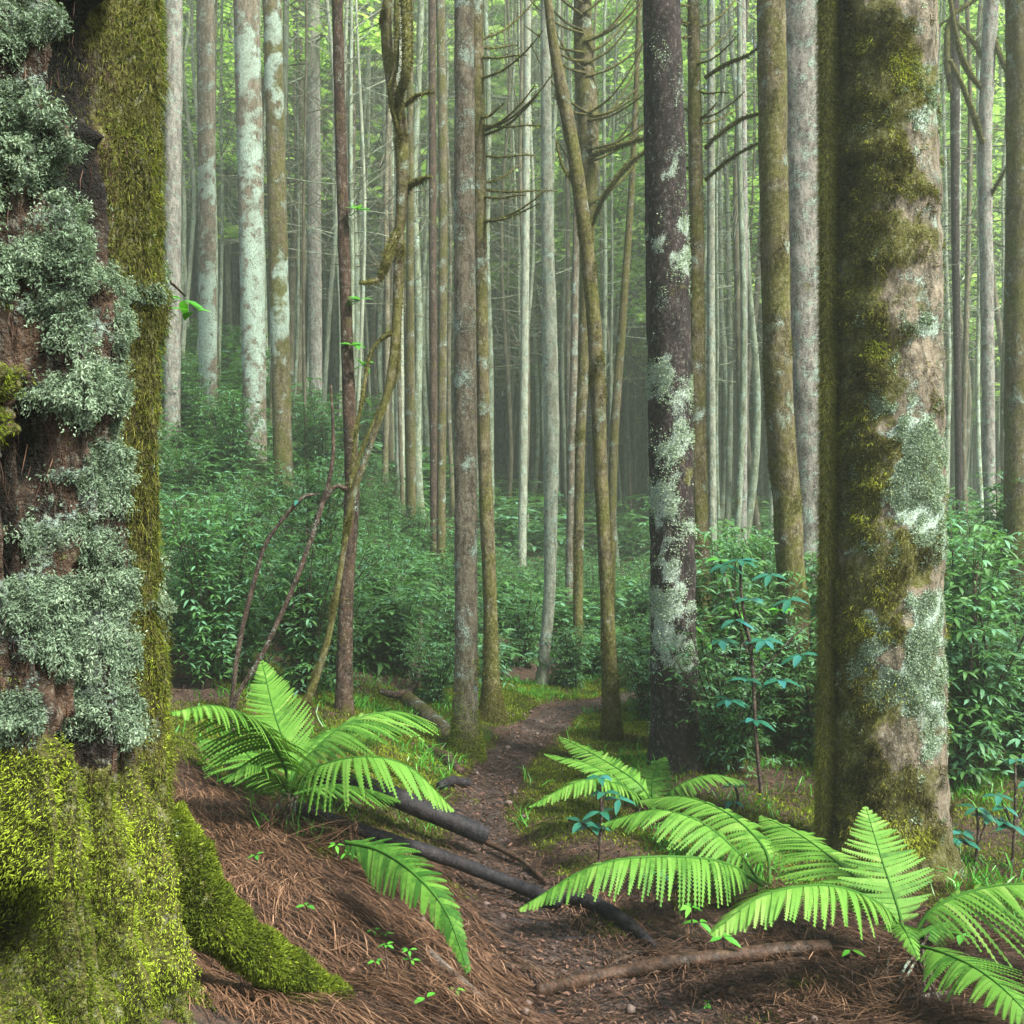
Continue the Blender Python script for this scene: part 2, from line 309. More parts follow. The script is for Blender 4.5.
# ---------------------------------------------------------------- ground
def spread(n, c0, fine, far, k=5.5):
    u = np.linspace(-1, 1, n); return c0 + fine * u * n / 2 + np.sign(u) * (far - fine * n / 2) * np.abs(u) ** k
gx = spread(460, .2, .022, 150, 7); gy = spread(460, 5.0, .026, 150, 7)
GX, GY = np.meshgrid(gx, gy); gx_, gy_ = GX.ravel(), GY.ravel(); gz = height(gx_, gy_)
SPOT = [(745,1022,.12),(440,885,.14),(605,928,.14),(575,868,.14),(800,990,.08),(400,832,.2),(575,815,.2),(700,905,.16),(850,885,.3),(330,860,.12),(470,800,.08),(960,905,.3),(385,775,.3)]
SPOT = [(*hit(a_, b_)[:2], r_) for a_, b_, r_ in SPOT]
def moss_field(x, y):
    f = moss_field0(x, y); g = fbm(np.c_[x * 6, y * 6, 0 * x], 3) * .5
    for a_, b_, r_ in SPOT: f = np.maximum(f, np.clip(1.2 - np.hypot(x - a_, y - b_) / r_ + g, 0, 1))
    return f
def moss_field0(x, y):
    pd = pathdist(x, y); n = fbm(np.c_[x * 1.1, y * 1.1, 0 * x + 9], 3)
    edge = sstep(-.05, .12, pd) * sstep(1.3, .5, pd) * sstep(3.4, 4.4, y)
    leftbank = sstep(3.9, 4.6, y) * sstep(8.5, 6.5, y) * sstep(.2, -.2, x) * sstep(-2.2, -1.2, x) * 1.15
    rb = sstep(3.5, 4.1, y) * sstep(0.1, .3, x) * sstep(8, 7, y) * sstep(4., 3., x) * .62
    return np.clip(np.maximum(np.maximum(edge, leftbank), rb) * .75 + n * .6, 0, 1) * sstep(-.08, .08, pd) * sstep(3.4, 4.2, y + .5 * n)
mf = moss_field(gx_, gy_)
ground = MB().add(np.c_[gx_, gy_, gz], Q=gridq(len(gy), len(gx), False), extra=np.c_[mf * .6, 0 * mf]).build('ground', M['ground']); tag(ground, 'brown and mossy forest floor rising to the left', kind='structure')
# footpath sheet following the ground
ns_, nw = 420, 44; pc = catmull(pathc, ns_); tn = unit(np.gradient(pc[:, :2], axis=0)); nr = np.c_[tn[:, 1], -tn[:, 0]]; u = np.linspace(-1, 1, nw)
ed = 1 + .35 * fbm(np.c_[np.linspace(0, 30, ns_), np.zeros(ns_), np.zeros(ns_)], 3)
PX = pc[:, None, 0] + nr[:, None, 0] * u[None] * (pc[:, 2] * ed)[:, None]; PY = pc[:, None, 1] + nr[:, None, 1] * u[None] * (pc[:, 2] * ed)[:, None]
pz = height(PX.ravel(), PY.ravel()) + .012 - .03 * np.abs(np.tile(u, ns_)) ** 8
tag(MB().add(np.c_[PX.ravel(), PY.ravel(), pz], Q=gridq(ns_, nw, False)).build('path', M['path']), 'narrow purplish brown footpath winding between the trees', kind='structure')

# ---------------------------------------------------------------- crowns, far trees
def make_crown(H=22, z0=8, nb=80, per=26, spread_=3.0, q=.15):
    mb = MB(); 
    for i in range(nb):
        f = (i + rng.random()) / nb; z = z0 + (H - z0) * f; L = (.5 + spread_ * (1 - f) ** .8 * min(1, .45 + f * 3)) * rng.uniform(.6, 1.15); a_ = rng.random() * 6.283
        d = np.array([math.cos(a_), math.sin(a_), rng.uniform(-.05, .45)]); s = np.linspace(0, 1, 6)[:, None]
        P = np.array([0, 0, z]) + d * L * s - np.array([0, 0, 1]) * L * .25 * s ** 2
        V, Q, T = tube(P, .022 * (1 - .8 * s[:, 0]) * (1.3 - f), 4, cap=False); mb.add(V, Q=Q, m=1)
        k = int(per * L / 2) + 6; tt = rng.uniform(.25, 1, k) ** .8; p = np.array([0, 0, z]) + d * L * tt[:, None] - np.array([0, 0, 1]) * L * .25 * tt[:, None] ** 2
        p = p + rng.normal(size=(k, 3)) * [.22, .22, .07] * (L / 2 + .3)
        for r in range(3):
            dd = unit(d * [1, 1, .2] + rng.normal(size=(k, 3)) * [.7, .7, .25]); 
            n = k; U = unit(rng.normal(size=(n, 3)) * .5 + [0, 0, 1]); Sd = unit(np.cross(dd, U)); Lq = rng.uniform(.7, 1.4, n)[:, None] * q; Wq = Lq * .32
            V = np.stack([p, p + dd * Lq * .5 + Sd * Wq, p + dd * Lq - [0, 0, .03], p + dd * Lq * .5 - Sd * Wq], 1).reshape(-1, 3)
            mb.add(V, Q=np.arange(4 * n).reshape(-1, 4), tone=np.repeat(np.clip(rng.normal(.5, .25, n), 0, 1), 4)); p = p + rng.normal(size=(k, 3)) * .1
    return mb
crowns = []
for k in range(5):
    o = make_crown(z0=[7, 8.5, 10, 6.5, 9][k], nb=[85, 75, 70, 90, 80][k], spread_=[2.6, 3.2, 2.8, 2.2, 3.0][k], q=.17).build('crown', [M['canopy'], M['f_b']]); crowns.append(o.data); bpy.data.objects.remove(o)
def twigs_mesh(n=26, z0=4, z1=17, up=.7, L=(.3, 1.1), R=.008):
    mb = MB()
    for i in range(n):
        z = rng.uniform(z0, z1); a_ = rng.random() * 6.283; d = np.array([math.cos(a_), math.sin(a_), rng.uniform(-.3, up)]); l = rng.uniform(*L); s = np.linspace(0, 1, 5)[:, None]
        P = np.array([0, 0, z]) + d * l * s + rng.normal(size=3) * [.3, .3, .2] * l * s ** 2 + np.array([0, 0, .25]) * l * s ** 2
        V, Q, T = tube(P, R * (1 - .7 * s[:, 0]) * rng.uniform(.7, 1.5), 4, cap=False); mb.add(V, Q=Q)
    return mb
trunkm = []
for k in range(10):
    zz = np.linspace(-.6, 22, 40); R = (.072 if k < 6 else .046) * (1 - .75 * np.clip(zz / 22, 0, 1)) + .05 * np.exp(-np.maximum(zz, 0) / .3)
    P = np.c_[fbm(np.c_[zz * .12, zz * 0 + k, zz * 0], 2) * .35, fbm(np.c_[zz * .12, zz * 0 + k + 40, zz * 0], 2) * .35, zz]; P[:, :2] -= P[1, :2]
    V, Q, T = tube(P, R, 10, lump=.10, ls=3); ms = np.exp(-np.maximum(V[:, 2], 0) / .8)
    tw = twigs_mesh(n=int(rng.integers(50, 90)), L=(.4, 2.2), R=.008)
    o = MB().add(np.vstack(tw.v), Q=np.vstack(tw.q)).add(V, Q=Q, T=T, extra=np.c_[ms * .5, 0 * ms]).build('trunk', [M['f_a'], M['f_b'], M['f_c']][(0, 1, 0, 0, 1, 0, 2, 0, 1, 2)[k]]); trunkm.append(o.data); bpy.data.objects.remove(o)
FAR_LABEL = {0: 'slender grey trunk with speckled bark in the dense stand behind', 1: 'slender brown moss-tinted trunk in the dense stand behind', 2: 'slender pale whitish trunk in the dense stand behind'}
protos = []
HERO_XY = []   # filled with hero tree bases below, used to keep others away
def is_free(x, y, r):
    return all((x - a_) ** 2 + (y - b) ** 2 > r * r for a_, b in HERO_XY)

# ---------------------------------------------------------------- hero trunks
def grow(pts, d, up=15, n=120):
    """pixel outline (x, y, width) at distance d -> centre line and radii from under the ground to high above the frame"""
    P = np.array([W(a_, b, d) for a_, b, c_ in pts]); R = np.array([c_ for *_, c_ in pts]) / FPX * d / 2
    if P[0, 2] < P[-1, 2]: P, R = P[::-1], R[::-1]
    P, R = P[::-1], R[::-1]   # bottom first
    gz_ = H1(P[0, 0], P[0, 1]); 
    if P[0, 2] > gz_ - .02: P = np.vstack([[P[0, 0], P[0, 1], gz_ - .02], P]) if P[0, 2] > gz_ + .3 else P; R = np.r_[R[0], R] if len(P) > len(R) else R
    P = np.vstack([P[0] - [0, 0, .35], P]); R = np.r_[R[0] * 1.15, R]
    st_ = float(np.linalg.norm(P[-1] - P[-2])); dr_ = unit(P[-1] - P[-2]); R_top = R[-1]; z_l = P[-1, 2]
    while P[-1, 2] < up:
        st_ = min(st_ * 1.25, 3); dr_ = unit(dr_ * [.6, .6, 1]); P = np.vstack([P, P[-1] + dr_ * st_]); R = np.r_[R, max(.02, R_top * (1 - .65 * min(1, (P[-1, 2] - z_l) / (up - z_l + .1))))]
    if P[1, 2] > P[2, 2]: P = np.delete(P, 1, 0); R = np.delete(R, 1)
    PR = catmull(np.c_[P, R], n); zb = gz_
    return PR[:, :3], np.maximum(PR[:, 3], .004), np.array([P[1, 0], P[1, 1], gz_])
def hero(pts, d, mat, label, name='tree', ns=20, moss=None, lich=None, mossbase=.6, fuzz=0, fl=.02, lump=.07, up=15, crown=True, flare=.5, n=160, group=None, extra_moss=0, fmat='mossdk', lichn=0):
    P, R, base = grow(pts, d, up, n); hz = np.maximum(P[:, 2] - base[2], 0); R = R * (1 + flare * np.exp(-hz / .14))
    V, Q, T = tube(P, R, ns, lump=lump, ls=7); px, py = pix(V); hgt = V[:, 2] - base[2]
    ms = np.exp(-np.maximum(hgt, 0) / .3) * mossbase + extra_moss; lc = np.zeros(len(V))
    if moss: ms = np.maximum(ms, moss(px, py, V))
    if lich: lc = np.maximum(lc, lich(px, py, V))
    root = thing(name, base, label, 'tree', group); HERO_XY.append((base[0], base[1]))
    tr = MB().add(V, Q=Q, T=T, extra=np.c_[ms, lc]).build('trunk', mat, root, base)
    if fuzz:
        nz = fbm(V * 6, 2); wg = np.clip(ms * 1.3 - .25 + nz * .5, 0, 1) * (V[:, 2] < CZ + .62 * d) * (V[:, 2] > base[2] - .05) + 1e-6
        p, nn, k = scatter(V, Q, wg, fuzz); D = unit(nn + rdir(fuzz) * .6 + [0, 0, -.35]); mb = MB()
        blades(mb, p - nn * .003, D, rng.uniform(.4, 1.3, fuzz) * fl, rng.uniform(.5, 1, fuzz) * fl * .28, np.clip(rng.normal(.5, .25, fuzz) + nz.mean(), 0, 1)); mb.build('moss', M[fmat], root, base)
    if lichn:
        wg = np.clip(lc * 1.25 - .5 + fbm(V * 17, 3) * 1.1, 0, 1) * (V[:, 2] < CZ + .6 * d) + 1e-7; p, nn, k = scatter(V, Q, wg, lichn); mb = MB()
        D = unit(rdir(lichn) + nn * .5); leaves(mb, p + nn * rng.uniform(0, .008, (lichn, 1)), D, nn + rdir(lichn) * .5, rng.uniform(.005, .012, lichn), rng.uniform(.004, .008, lichn), np.clip(rng.normal(.85, .2, lichn), 0, 1), 0, .3, st=((0, .4), (.5, 1), (1, .5))); mb.build('lichen', M['lichen'], root, base)
    if crown and d > 17:
        o = bpy.data.objects.new('crown', crowns[int(rng.integers(5))]); COL.objects.link(o); o.parent = root; s = rng.uniform(.6, .8); o.scale = (s, s, s); o.rotation_euler = (0, 0, rng.random() * 6)
        tp = P[-1] - base; o.location = (tp[0], tp[1], max(tp[2] - 12 * s, 3.5)) if False else (tp[0], tp[1], 2.5)
    return root, base, P, R
def branch(root, base, pts, mat, fuzz=0, fl=.02, ns=7, name='branch', n=28, fmat='mossdk'):
    """pts: (px, py, d, width px)"""
    P = np.array([np.r_[W(a_, b, d), w_ / FPX * d / 2] for a_, b, d, w_ in pts]); PR = catmull(P, n); V, Q, T = tube(PR[:, :3], np.maximum(PR[:, 3], .002), ns, lump=.12, ls=12)
    mb = MB().add(V, Q=Q, T=T, extra=np.c_[np.full(len(V), .35), np.zeros(len(V))]); mats = [mat, M[fmat]]
    if fuzz:
        p, nn, k = scatter(V, Q, np.ones(len(V)), fuzz); blades(mb, p, unit(nn + rdir(fuzz) * .5 + [0, 0, -.5]), rng.uniform(.4, 1.3, fuzz) * fl, fl * .25, np.clip(rng.normal(.5, .25, fuzz), 0, 1), m=1)
    return mb.build(name, mats, root, base)
def rand_branches(root, base, P, side, ys, d, mat, k, L=(25, 70), w0=3.5, rise=(-.9, .1), fuzz=150):
    for i in range(k):
        y0 = rng.uniform(*ys); z = CZ - (y0 - 512) / FPX * d; q = P[np.argmin(abs(P[:, 2] - z))]; x0 = 512 + FPX * q[0] / q[1]
        s = side if side else rng.choice([-1, 1]); l = rng.uniform(*L); r = rng.uniform(*rise); dd = rng.uniform(-.5, .5)
        branch(root, base, [(x0, y0, d, w0), (x0 + s * l * .4, y0 + r * l * .25 + 2, d + dd * .4, w0 * .8), (x0 + s * l * .75, y0 + r * l * .6, d + dd * .7, w0 * .6), (x0 + s * l, y0 + r * l * 1.0, d + dd, 1)], mat, fuzz=fuzz, fl=.025, ns=6, n=14)
def blobs(lst, amp=1.):
    def f(px, py, V):
        o = np.zeros(len(px)); g = np.c_[px / 22, py / 22, 0 * px]; px = px + (16 * fbm(g, 3) if amp == 1 else 9 * fbm(g * [.5, .12, 1], 2)); py = py + 20 * amp * fbm(g + 31, 3)
        for (x, y, rx, ry, *s) in lst:
            q = ((px - x) / rx) ** 2 + ((py - y) / ry) ** 2; o = np.maximum(o, (s[0] if s else 1) * np.clip(1.3 - q, 0, 1))
        return o
    return f
t1 = hero([(337,-20,11),(341,150,11),(349,400,13),(352,490,15),(346,600,15),(344,717,17)], 6.0, M['b_red'], 'thin reddish brown trunk rising behind the left fern', mossbase=.3, flare=.25, crown=False, up=9)
branch(t1[0], t1[1], [(351,489,6.0,7),(345,489,5.97,6),(338,486,5.93,5),(326,490,5.9,2)], M['twig'], name='broken_branch')
t2 = hero([(464,-20,19),(465,300,22),(466,600,23),(466,757,25)], 6.0, M['b_pink'], 'straight pinkish grey trunk with a mossy foot, left of the footpath', fuzz=9000, fl=.022, mossbase=1.0, fmat='moss', flare=.5)
t3 = hero([(475,-20,15),(480,200,13),(483,400,13),(486,500,14),(490,600,14),(492,722,16)], 7.2, M['b_moss'], 'dark mossy slightly bowed trunk just behind the pinkish grey one', extra_moss=.04, fuzz=14000, fl=.02, mossbase=1.0, flare=1.1)
rand_branches(t3[0], t3[1], t3[2], 1, (30, 250), 7.2, M['b_moss'], 15, L=(20, 85), w0=2.8, fuzz=120)
t4 = hero([(661,-20,37),(666,200,42),(670,400,44),(673,600,45),(675,772,50)], 5.8, M['b_dark'], 'dark blackish trunk blotched with pale lichen right of the path', ns=36, n=260, mossbase=.25, flare=.12, lump=.05,
  lich=blobs([(664,378,22,20,.85),(682,400,14,18,.7),(676,440,20,24,.85),(656,455,10,16,.6),(664,500,16,30,.8),(682,520,14,16,.8),(670,560,12,22,.7),(664,605,18,22,.85),(680,600,12,18,.7),(672,648,18,22,.85),(655,640,10,20,.7),(660,170,16,12,.6),(680,150,14,10,.5),(690,220,12,14,.7),(655,240,14,12,.6),(685,260,16,12,.7),(660,60,16,20,.35),(680,90,12,20,.4)]), lichn=12000,
  moss=blobs([(685,470,14,22,.6),(680,290,16,16,.5),(700,640,8,80,.4)]))
t5 = hero([(693,-20,12),(696,200,15),(697,400,18),(702,600,19),(704,742,21)], 6.9, M['b_moss'], 'olive mossy trunk directly behind the dark lichened one', extra_moss=.07, fuzz=14000, fl=.018, flare=.3)
branch(t5[0], t5[1], [(705,78,6.9,4),(725,65,6.8,4),(748,55,6.7,3),(762,45,6.6,1)], M['b_moss'], 300)
branch(t5[0], t5[1], [(706,148,6.9,4),(715,138,6.8,4),(740,120,6.7,4),(765,112,6.6,3)], M['b_moss'], 400)
branch(t5[0], t5[1], [(705,180,6.9,4),(725,163,6.8,3.5),(745,150,6.7,3),(765,140,6.6,2)], M['b_moss'], 400)
rand_branches(t5[0], t5[1], t5[2], 0, (0, 180), 6.9, M['b_moss'], 14, L=(20, 60), w0=2.4, fuzz=60)
hero([(711,-20,8),(711,300,8),(712,500,9),(713,650,10)], 8.6, M['b_pale'], 'thin pale trunk beside the olive mossy one', mossbase=.3)
t6 = hero([(771,-20,28),(774,200,28),(779,400,28),(788,520,28),(797,700,30),(800,800,32)], 6.6, M['b_moss'], 'brownish olive trunk furred with moss, left of the pair behind the big mossy trunk', ns=26, extra_moss=.1, fuzz=36000, fl=.022, flare=.4)
t7 = hero([(801,-20,52),(804,200,46),(808,400,44),(812,560,44),(815,800,48)], 7.4, M['b_grey'], 'thick pale grey lichen-speckled trunk behind the big mossy trunk', ns=32, n=220, mossbase=.6, fuzz=6000)
t9 = hero([(1021,-20,28),(1020,200,26),(1018,400,25),(1018,590,26)], 8.6, M['b_moss'], 'mossy brown trunk at the right edge beyond the shrubs', ns=24, extra_moss=.07, fuzz=22000, fl=.022)
t10 = hero([(993,-20,14),(988,60,14),(985,150,13),(987,300,13),(990,540,11)], 11.5, M['b_grey'], 'slim grey trunk with arching mossy limbs near the right edge', ns=14, crown=False, up=12)
for pts in ([(986,155,11.62,4),(975,120,11.2,6),(962,85,11,5),(950,60,10.9,4)], [(986,95,11.62,4),(965,65,11.2,6),(955,30,11,5),(948,-20,10.9,4)], [(950,92,11,4),(947,60,11,6),(950,20,11,5),(975,0,11,4),(1000,-20,11,4)], [(1020,90,11.4,6),(1002,60,11.4,5),(992,30,11.5,4)],
            [(988,200,11.5,3),(1005,170,11.3,2),(1015,150,11.2,1)], [(985,60,11.5,5),(968,35,11.6,4),(950,20,11.7,3),(935,30,11.8,2)]):
    branch(t10[0], t10[1], pts, M['b_moss'], 700, .03)
hero([(955,40,9),(955,200,8),(957,350,7),(959,500,7)], 12.5, M['b_dark'], 'thin dark trunk between the big mossy trunk and the slim grey one', mossbase=.2, crown=False, up=9)
t11 = hero([(546,-20,8),(553,40,10),(562,90,13),(575,160,14),(588,260,14),(597,370,15),(601,480,14),(607,600,14),(612,748,17)], 6.9, M['b_moss'], 'curved mossy trunk leaning left at the top, right of the path end', extra_moss=.07, fuzz=22000, fl=.022, flare=.3, crown=False, up=8)
branch(t11[0], t11[1], [(586,200,6.9,8),(572,180,6.9,5),(562,165,6.9,3),(556,140,6.9,2)], M['b_moss'], 300)
hero([(545,-20,9),(547,200,12),(551,400,16),(551,500,14),(549,600,12),(541,692,12)], 9.2, M['b_pale'], 'pale whitish slender trunk with a crooked foot at the bend of the path', mossbase=.3, flare=.15)
# gnarled twin-stemmed vine tree
t13 = hero([(389,-20,9),(386,30,11),(391,80,11),(401,130,14),(402,200,12),(399,240,10),(396,330,9),(388,390,8),(372,440,6),(352,500,6),(342,560,6),(325,650,7),(292,748,9)], 5.3, M['b_moss'], 'crooked mossy twin-stemmed tree sweeping down behind the left fern', extra_moss=.04, fuzz=14000, fl=.018, flare=.15, mossbase=.2, crown=False, up=8, n=240)
for pts, fz in (([(404,-20,5.3,11),(407,30,5.2,10),(406,70,5.15,9),(398,105,5.25,8),(402,135,5.3,8)], 2200), ([(397,-20,5.2,5),(396,60,5.2,6),(390,95,5.2,5),(400,140,5.3,5)], 600), ([(401,195,5.3,7),(412,185,5.3,6),(425,178,5.2,4),(432,176,5.2,2)], 500),
                ([(398,230,5.3,8),(388,255,5.2,9),(383,270,5.2,8),(378,280,5.2,6),(360,283,5.1,3)], 900), ([(405,105,5.3,4),(418,95,5.2,4),(435,92,5.2,2)], 300),
                ([(401,240,5.3,9),(399,290,5.4,8),(397,330,5.5,8),(395,375,5.6,7),(375,420,5.6,5),(355,470,5.6,4),(348,520,5.6,3)], 900), ([(395,330,5.3,6),(372,350,5.3,4),(362,400,5.3,4),(355,440,5.3,4),(350,490,5.3,4)], 500)):
    branch(t13[0], t13[1], pts, M['b_moss'], fz, .02)
t15 = hero([(582,-20,17),(584,60,20),(588,130,22),(588,220,15),(584,350,12),(580,450,10),(578,600,10)], 10, M['b_moss'], 'mossy trunk with a broom of upswept branches above the path', extra_moss=.07, fuzz=14000, fl=.03)
rand_branches(t15[0], t15[1], t15[2], 1, (0, 210), 9.9, M['b_moss'], 17, L=(30, 85), w0=2.8, fuzz=120, rise=(-1.5, -.4))
rand_branches(t15[0], t15[1], t15[2], -1, (0, 180), 9.9, M['b_moss'], 12, L=(25, 70), w0=2.8, fuzz=120, rise=(-1.8, -.4))
branch(t15[0], t15[1], [(592,225,9.9,4),(605,195,9.7,5),(628,165,9.6,5),(648,150,9.5,3)], M['b_moss'], 600, .03)
branch(t15[0], t15[1], [(592,155,9.9,4),(612,148,9.7,5),(632,142,9.6,5),(646,137,9.5,3)], M['b_moss'], 600, .03)
for pts, d, mt, lb, kw in (
    ([(174,-20,17),(173,200,16),(172,420,16)], 13.5, 'b_grey', 'grey speckled trunk peeping out right beside the huge mossy tree', {}),
    ([(205,-20,17),(207,200,17),(208,390,18)], 15, 'b_pink', 'pinkish grey lichened trunk on the left slope, second from the huge tree', dict(lich=blobs([(207,330,14,60,.6),(205,180,14,20,.5)]))),
    ([(246,-20,25),(251,200,25),(255,440,23)], 14, 'b_pink', 'thick trunk on the left slope whose lower half is white with lichen', dict(lich=blobs([(254,300,18,130,.42),(245,60,18,40,.5),(250,150,18,40,.4)]), ns=22)),
    ([(272,-20,18),(277,200,19),(284,505,19)], 12.8, 'b_moss', 'brown moss-speckled trunk on the left slope beside the lichened one', dict(extra_moss=.05, lich=blobs([(278,300,12,60,.8),(275,60,12,60,.7)]))),
    ([(410,280,8),(410,400,10),(411,505,10)], 15, 'b_moss', 'slim olive trunk on the slope just left of the pinkish grey trunk', dict(extra_moss=.1)),
    ([(398,-20,8),(399,300,9),(400,475,10)], 17, 'b_pale', 'slim pale trunk on the slope behind the crooked twin-stemmed tree', {}),
    ([(432,-20,7),(433,300,8),(434,520,8)], 14.5, 'b_red', 'thin dark trunk, left one of a close pair on the slope', {}),
    ([(440,-20,9),(443,200,9),(441,540,9)], 14, 'b_moss', 'thin brownish trunk, right one of a close pair on the slope', {}),
    ([(633,160,6),(624,300,8),(614,440,9),(611,580,9)], 11, 'b_moss', 'thin leaning mossy trunk between the curved trunk and the dark lichened one', dict(extra_moss=.1)),
    ([(575,300,7),(572,450,9),(570,590,10)], 12, 'b_pink', 'thin brown trunk just left of the broom-branched tree', {}),
    ([(742,-20,7),(744,250,7),(743,470,8)], 14, 'b_grey', 'thin straight grey trunk in the gap left of the olive furry trunk', {}),
    ([(528,-20,7),(525,300,8),(522,560,9)], 16, 'b_pale', 'thin pale trunk in the gap right of the dark bowed trunk', {}),
    ([(312,-20,14),(314,200,14),(316,420,13)], 19, 'b_grey', 'grey trunk left of the thin reddish one, far up the slope', {})):
    hero(pts, d, M[mt], lb, **kw)
# big mossy trunk on the right
mblob = blobs([(845,60,18,90),(880,40,38,40),(905,80,32,30),(870,110,42,35),(855,180,30,60),(890,150,30,25,.8),(895,185,35,16),(870,240,40,45),(905,245,25,30,.7),(860,310,36,40),(890,330,25,20,.8),(865,365,45,22),(880,385,25,12),(850,420,30,60),(875,445,25,16,.9),(865,480,35,25),(855,520,30,30),
               (900,560,40,28,.9),(880,595,35,28,.8),(845,620,22,70),(895,640,20,18,.7),(860,700,40,40,.8),(850,770,40,50,.9),(910,790,30,30,.7),(895,845,50,38,1.2),(860,840,40,60,1)])
lblob = blobs([(922,470,26,58,1.1),(905,430,12,12),(885,405,16,9),(905,500,30,12),(890,365,12,8,.7),(935,540,20,30,.8),(870,545,20,15,.7),(880,640,25,18,.8),(925,650,22,60,.9),(860,665,18,25,.8),(890,690,35,20,.9),(930,720,16,40,.8),(915,330,20,20,.5),(925,100,14,40,.5)])
t8 = hero([(884,-20,98),(884,100,100),(886,250,104),(886,450,107),(885,600,110),(885,800,116),(888,885,134)], 4.5, M['b_right'], 'big mossy trunk with pale lichen patches standing behind the right fern', ns=110, n=620, mossbase=.6, moss=mblob, lich=lblob, lump=.06, flare=.12, up=14)
root8, base8, P8, R8 = t8
V, Q, T = tube(P8, R8, 110, lump=.06, ls=7); px, py = pix(V); mm = mblob(px, py, V); ll = lblob(px, py, V); back = V[:, 1] > 4.55; mm[back] = .5; inr = (V[:, 2] < CZ + .6 * 4.5)
nz = fbm(V * 9, 3); side = sstep(870, 832, px) * .8; wg = np.clip(np.maximum(mm, side) * 1.05 - .35 + nz * 1.1, 0, 1) * inr * (V[:, 2] > base8[2] - .1) + 1e-7
n = 95000; p, nn, k = scatter(V, Q, wg, n); clump = np.clip(fbm(p * 22, 2) * .9 + .35, 0, 1); mb = MB()
D = unit(nn * .9 + rdir(n) * .8 + [0, 0, -.45]); tone = np.clip(.30 + .45 * fbm(p * 5, 2) + rng.normal(0, .18, n) + .25 * clump, 0, 1)
bx, by = pix(p)
for (x, y, r_) in ((912, 185, 16), (905, 70, 26), (880, 350, 14), (862, 520, 12), (900, 835, 40), (865, 45, 16)): tone = np.clip(tone + .5 * np.clip(1 - ((bx - x) ** 2 + (by - y) ** 2) / r_ ** 2, 0, 1), 0, 1)
bent(mb, p + nn * (clump * rng.random(n) * .022)[:, None], D, unit(D + [0, 0, -.7]), rng.uniform(.010, .026, n), rng.uniform(.002, .0045, n), tone); mb.build('moss', M['mossbr'], root8, base8)
n = 42000; wg = np.clip(ll * 1.3 - .5 + fbm(V * 15, 3) * 1.0, 0, 1) * inr * ~back + 1e-7; p, nn, k = scatter(V, Q, wg, n); mb = MB()
leaves(mb, p + nn * rng.uniform(0, .006, (n, 1)), unit(rdir(n) + nn * .3), nn + rdir(n) * .4, rng.uniform(.004, .009, n), rng.uniform(.003, .007, n), np.clip(rng.normal(.6, .25, n), 0, 1), 0, .3, st=((0, .4), (.5, 1), (1, .5))); mb.build('lichen', M['lichen'], root8, base8)
# slim furry stem against its left side
t8b = hero([(827,-20,15),(827,200,14),(827,400,13),(826,600,13),(825,845,16)], 4.45, M['b_moss'], 'slim yellowish moss-furred stem pressed against the left side of the big mossy trunk', ns=14, extra_moss=.9, flare=.2, crown=False, up=6, mossbase=1)
V, Q, T = tube(t8b[2], t8b[3], 14); n = 45000; p, nn, k = scatter(V, Q, (V[:, 2] < 4.3) * 1. + 1e-6, n); mb = MB(); D = unit(nn + rdir(n) * .5 + [0, 0, -.8])
blades(mb, p, D, rng.uniform(.012, .038, n), .0022, np.clip(rng.normal(.66, .2, n) + .3 * fbm(p * 3, 2), 0, 1)); mb.build('moss', M['mossfr'], t8b[0], t8b[1])

# ---------------------------------------------------------------- huge tree on the left
CX, CY = -1.262, 1.80
th = np.radians(np.r_[np.linspace(-95, 40, 430), np.linspace(40, 265, 90)[1:-1]]); zz = np.r_[np.linspace(.05, 2.75, 400), np.linspace(2.8, 12, 60)[0:]]
TH, ZZ = np.meshgrid(th, zz); nth = len(th)
dirx, diry = np.cos(TH).ravel(), np.sin(TH).ravel(); z = ZZ.ravel(); 
R0 = .55 + .12 * np.exp(-np.maximum(z - .72, -.16) / .22) * (1 - .82 * np.exp(-((TH.ravel() - .35) / .5) ** 2)) * (.85 + .25 * np.sin(TH.ravel() * 5 + .6)) * (z < 3)
V0 = np.c_[CX + dirx * (R0 + .045), CY + diry * (R0 + .045), z]; px, py = pix(V0); vis = (V0[:, 1] > .3) & (TH.ravel() > math.radians(-80)) & (TH.ravel() < math.radians(40))
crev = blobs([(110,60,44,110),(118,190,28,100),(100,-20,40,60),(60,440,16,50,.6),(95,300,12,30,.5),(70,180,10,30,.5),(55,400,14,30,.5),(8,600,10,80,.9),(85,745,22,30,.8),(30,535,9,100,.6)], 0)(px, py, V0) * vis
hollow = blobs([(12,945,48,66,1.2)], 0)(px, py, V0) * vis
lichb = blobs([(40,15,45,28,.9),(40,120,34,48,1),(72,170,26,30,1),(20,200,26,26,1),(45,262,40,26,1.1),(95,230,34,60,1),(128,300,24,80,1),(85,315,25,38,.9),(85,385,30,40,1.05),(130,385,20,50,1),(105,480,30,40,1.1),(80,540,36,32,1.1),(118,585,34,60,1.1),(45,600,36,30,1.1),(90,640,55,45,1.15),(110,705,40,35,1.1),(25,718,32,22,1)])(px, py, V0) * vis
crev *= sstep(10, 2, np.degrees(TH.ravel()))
mossb = np.maximum(blobs([(5,60,22,40,.8),(12,150,18,30,.7),(14,378,26,20,1),(8,430,26,16,1),(30,300,30,18,.5),(40,820,60,60,1.1),(110,850,70,80,1.2),(130,960,90,90,1.3),(190,930,60,90,1.2),(80,930,50,60,1),(40,770,50,30,.8)])(px, py, V0) * vis, sstep(1.12, .98, z))
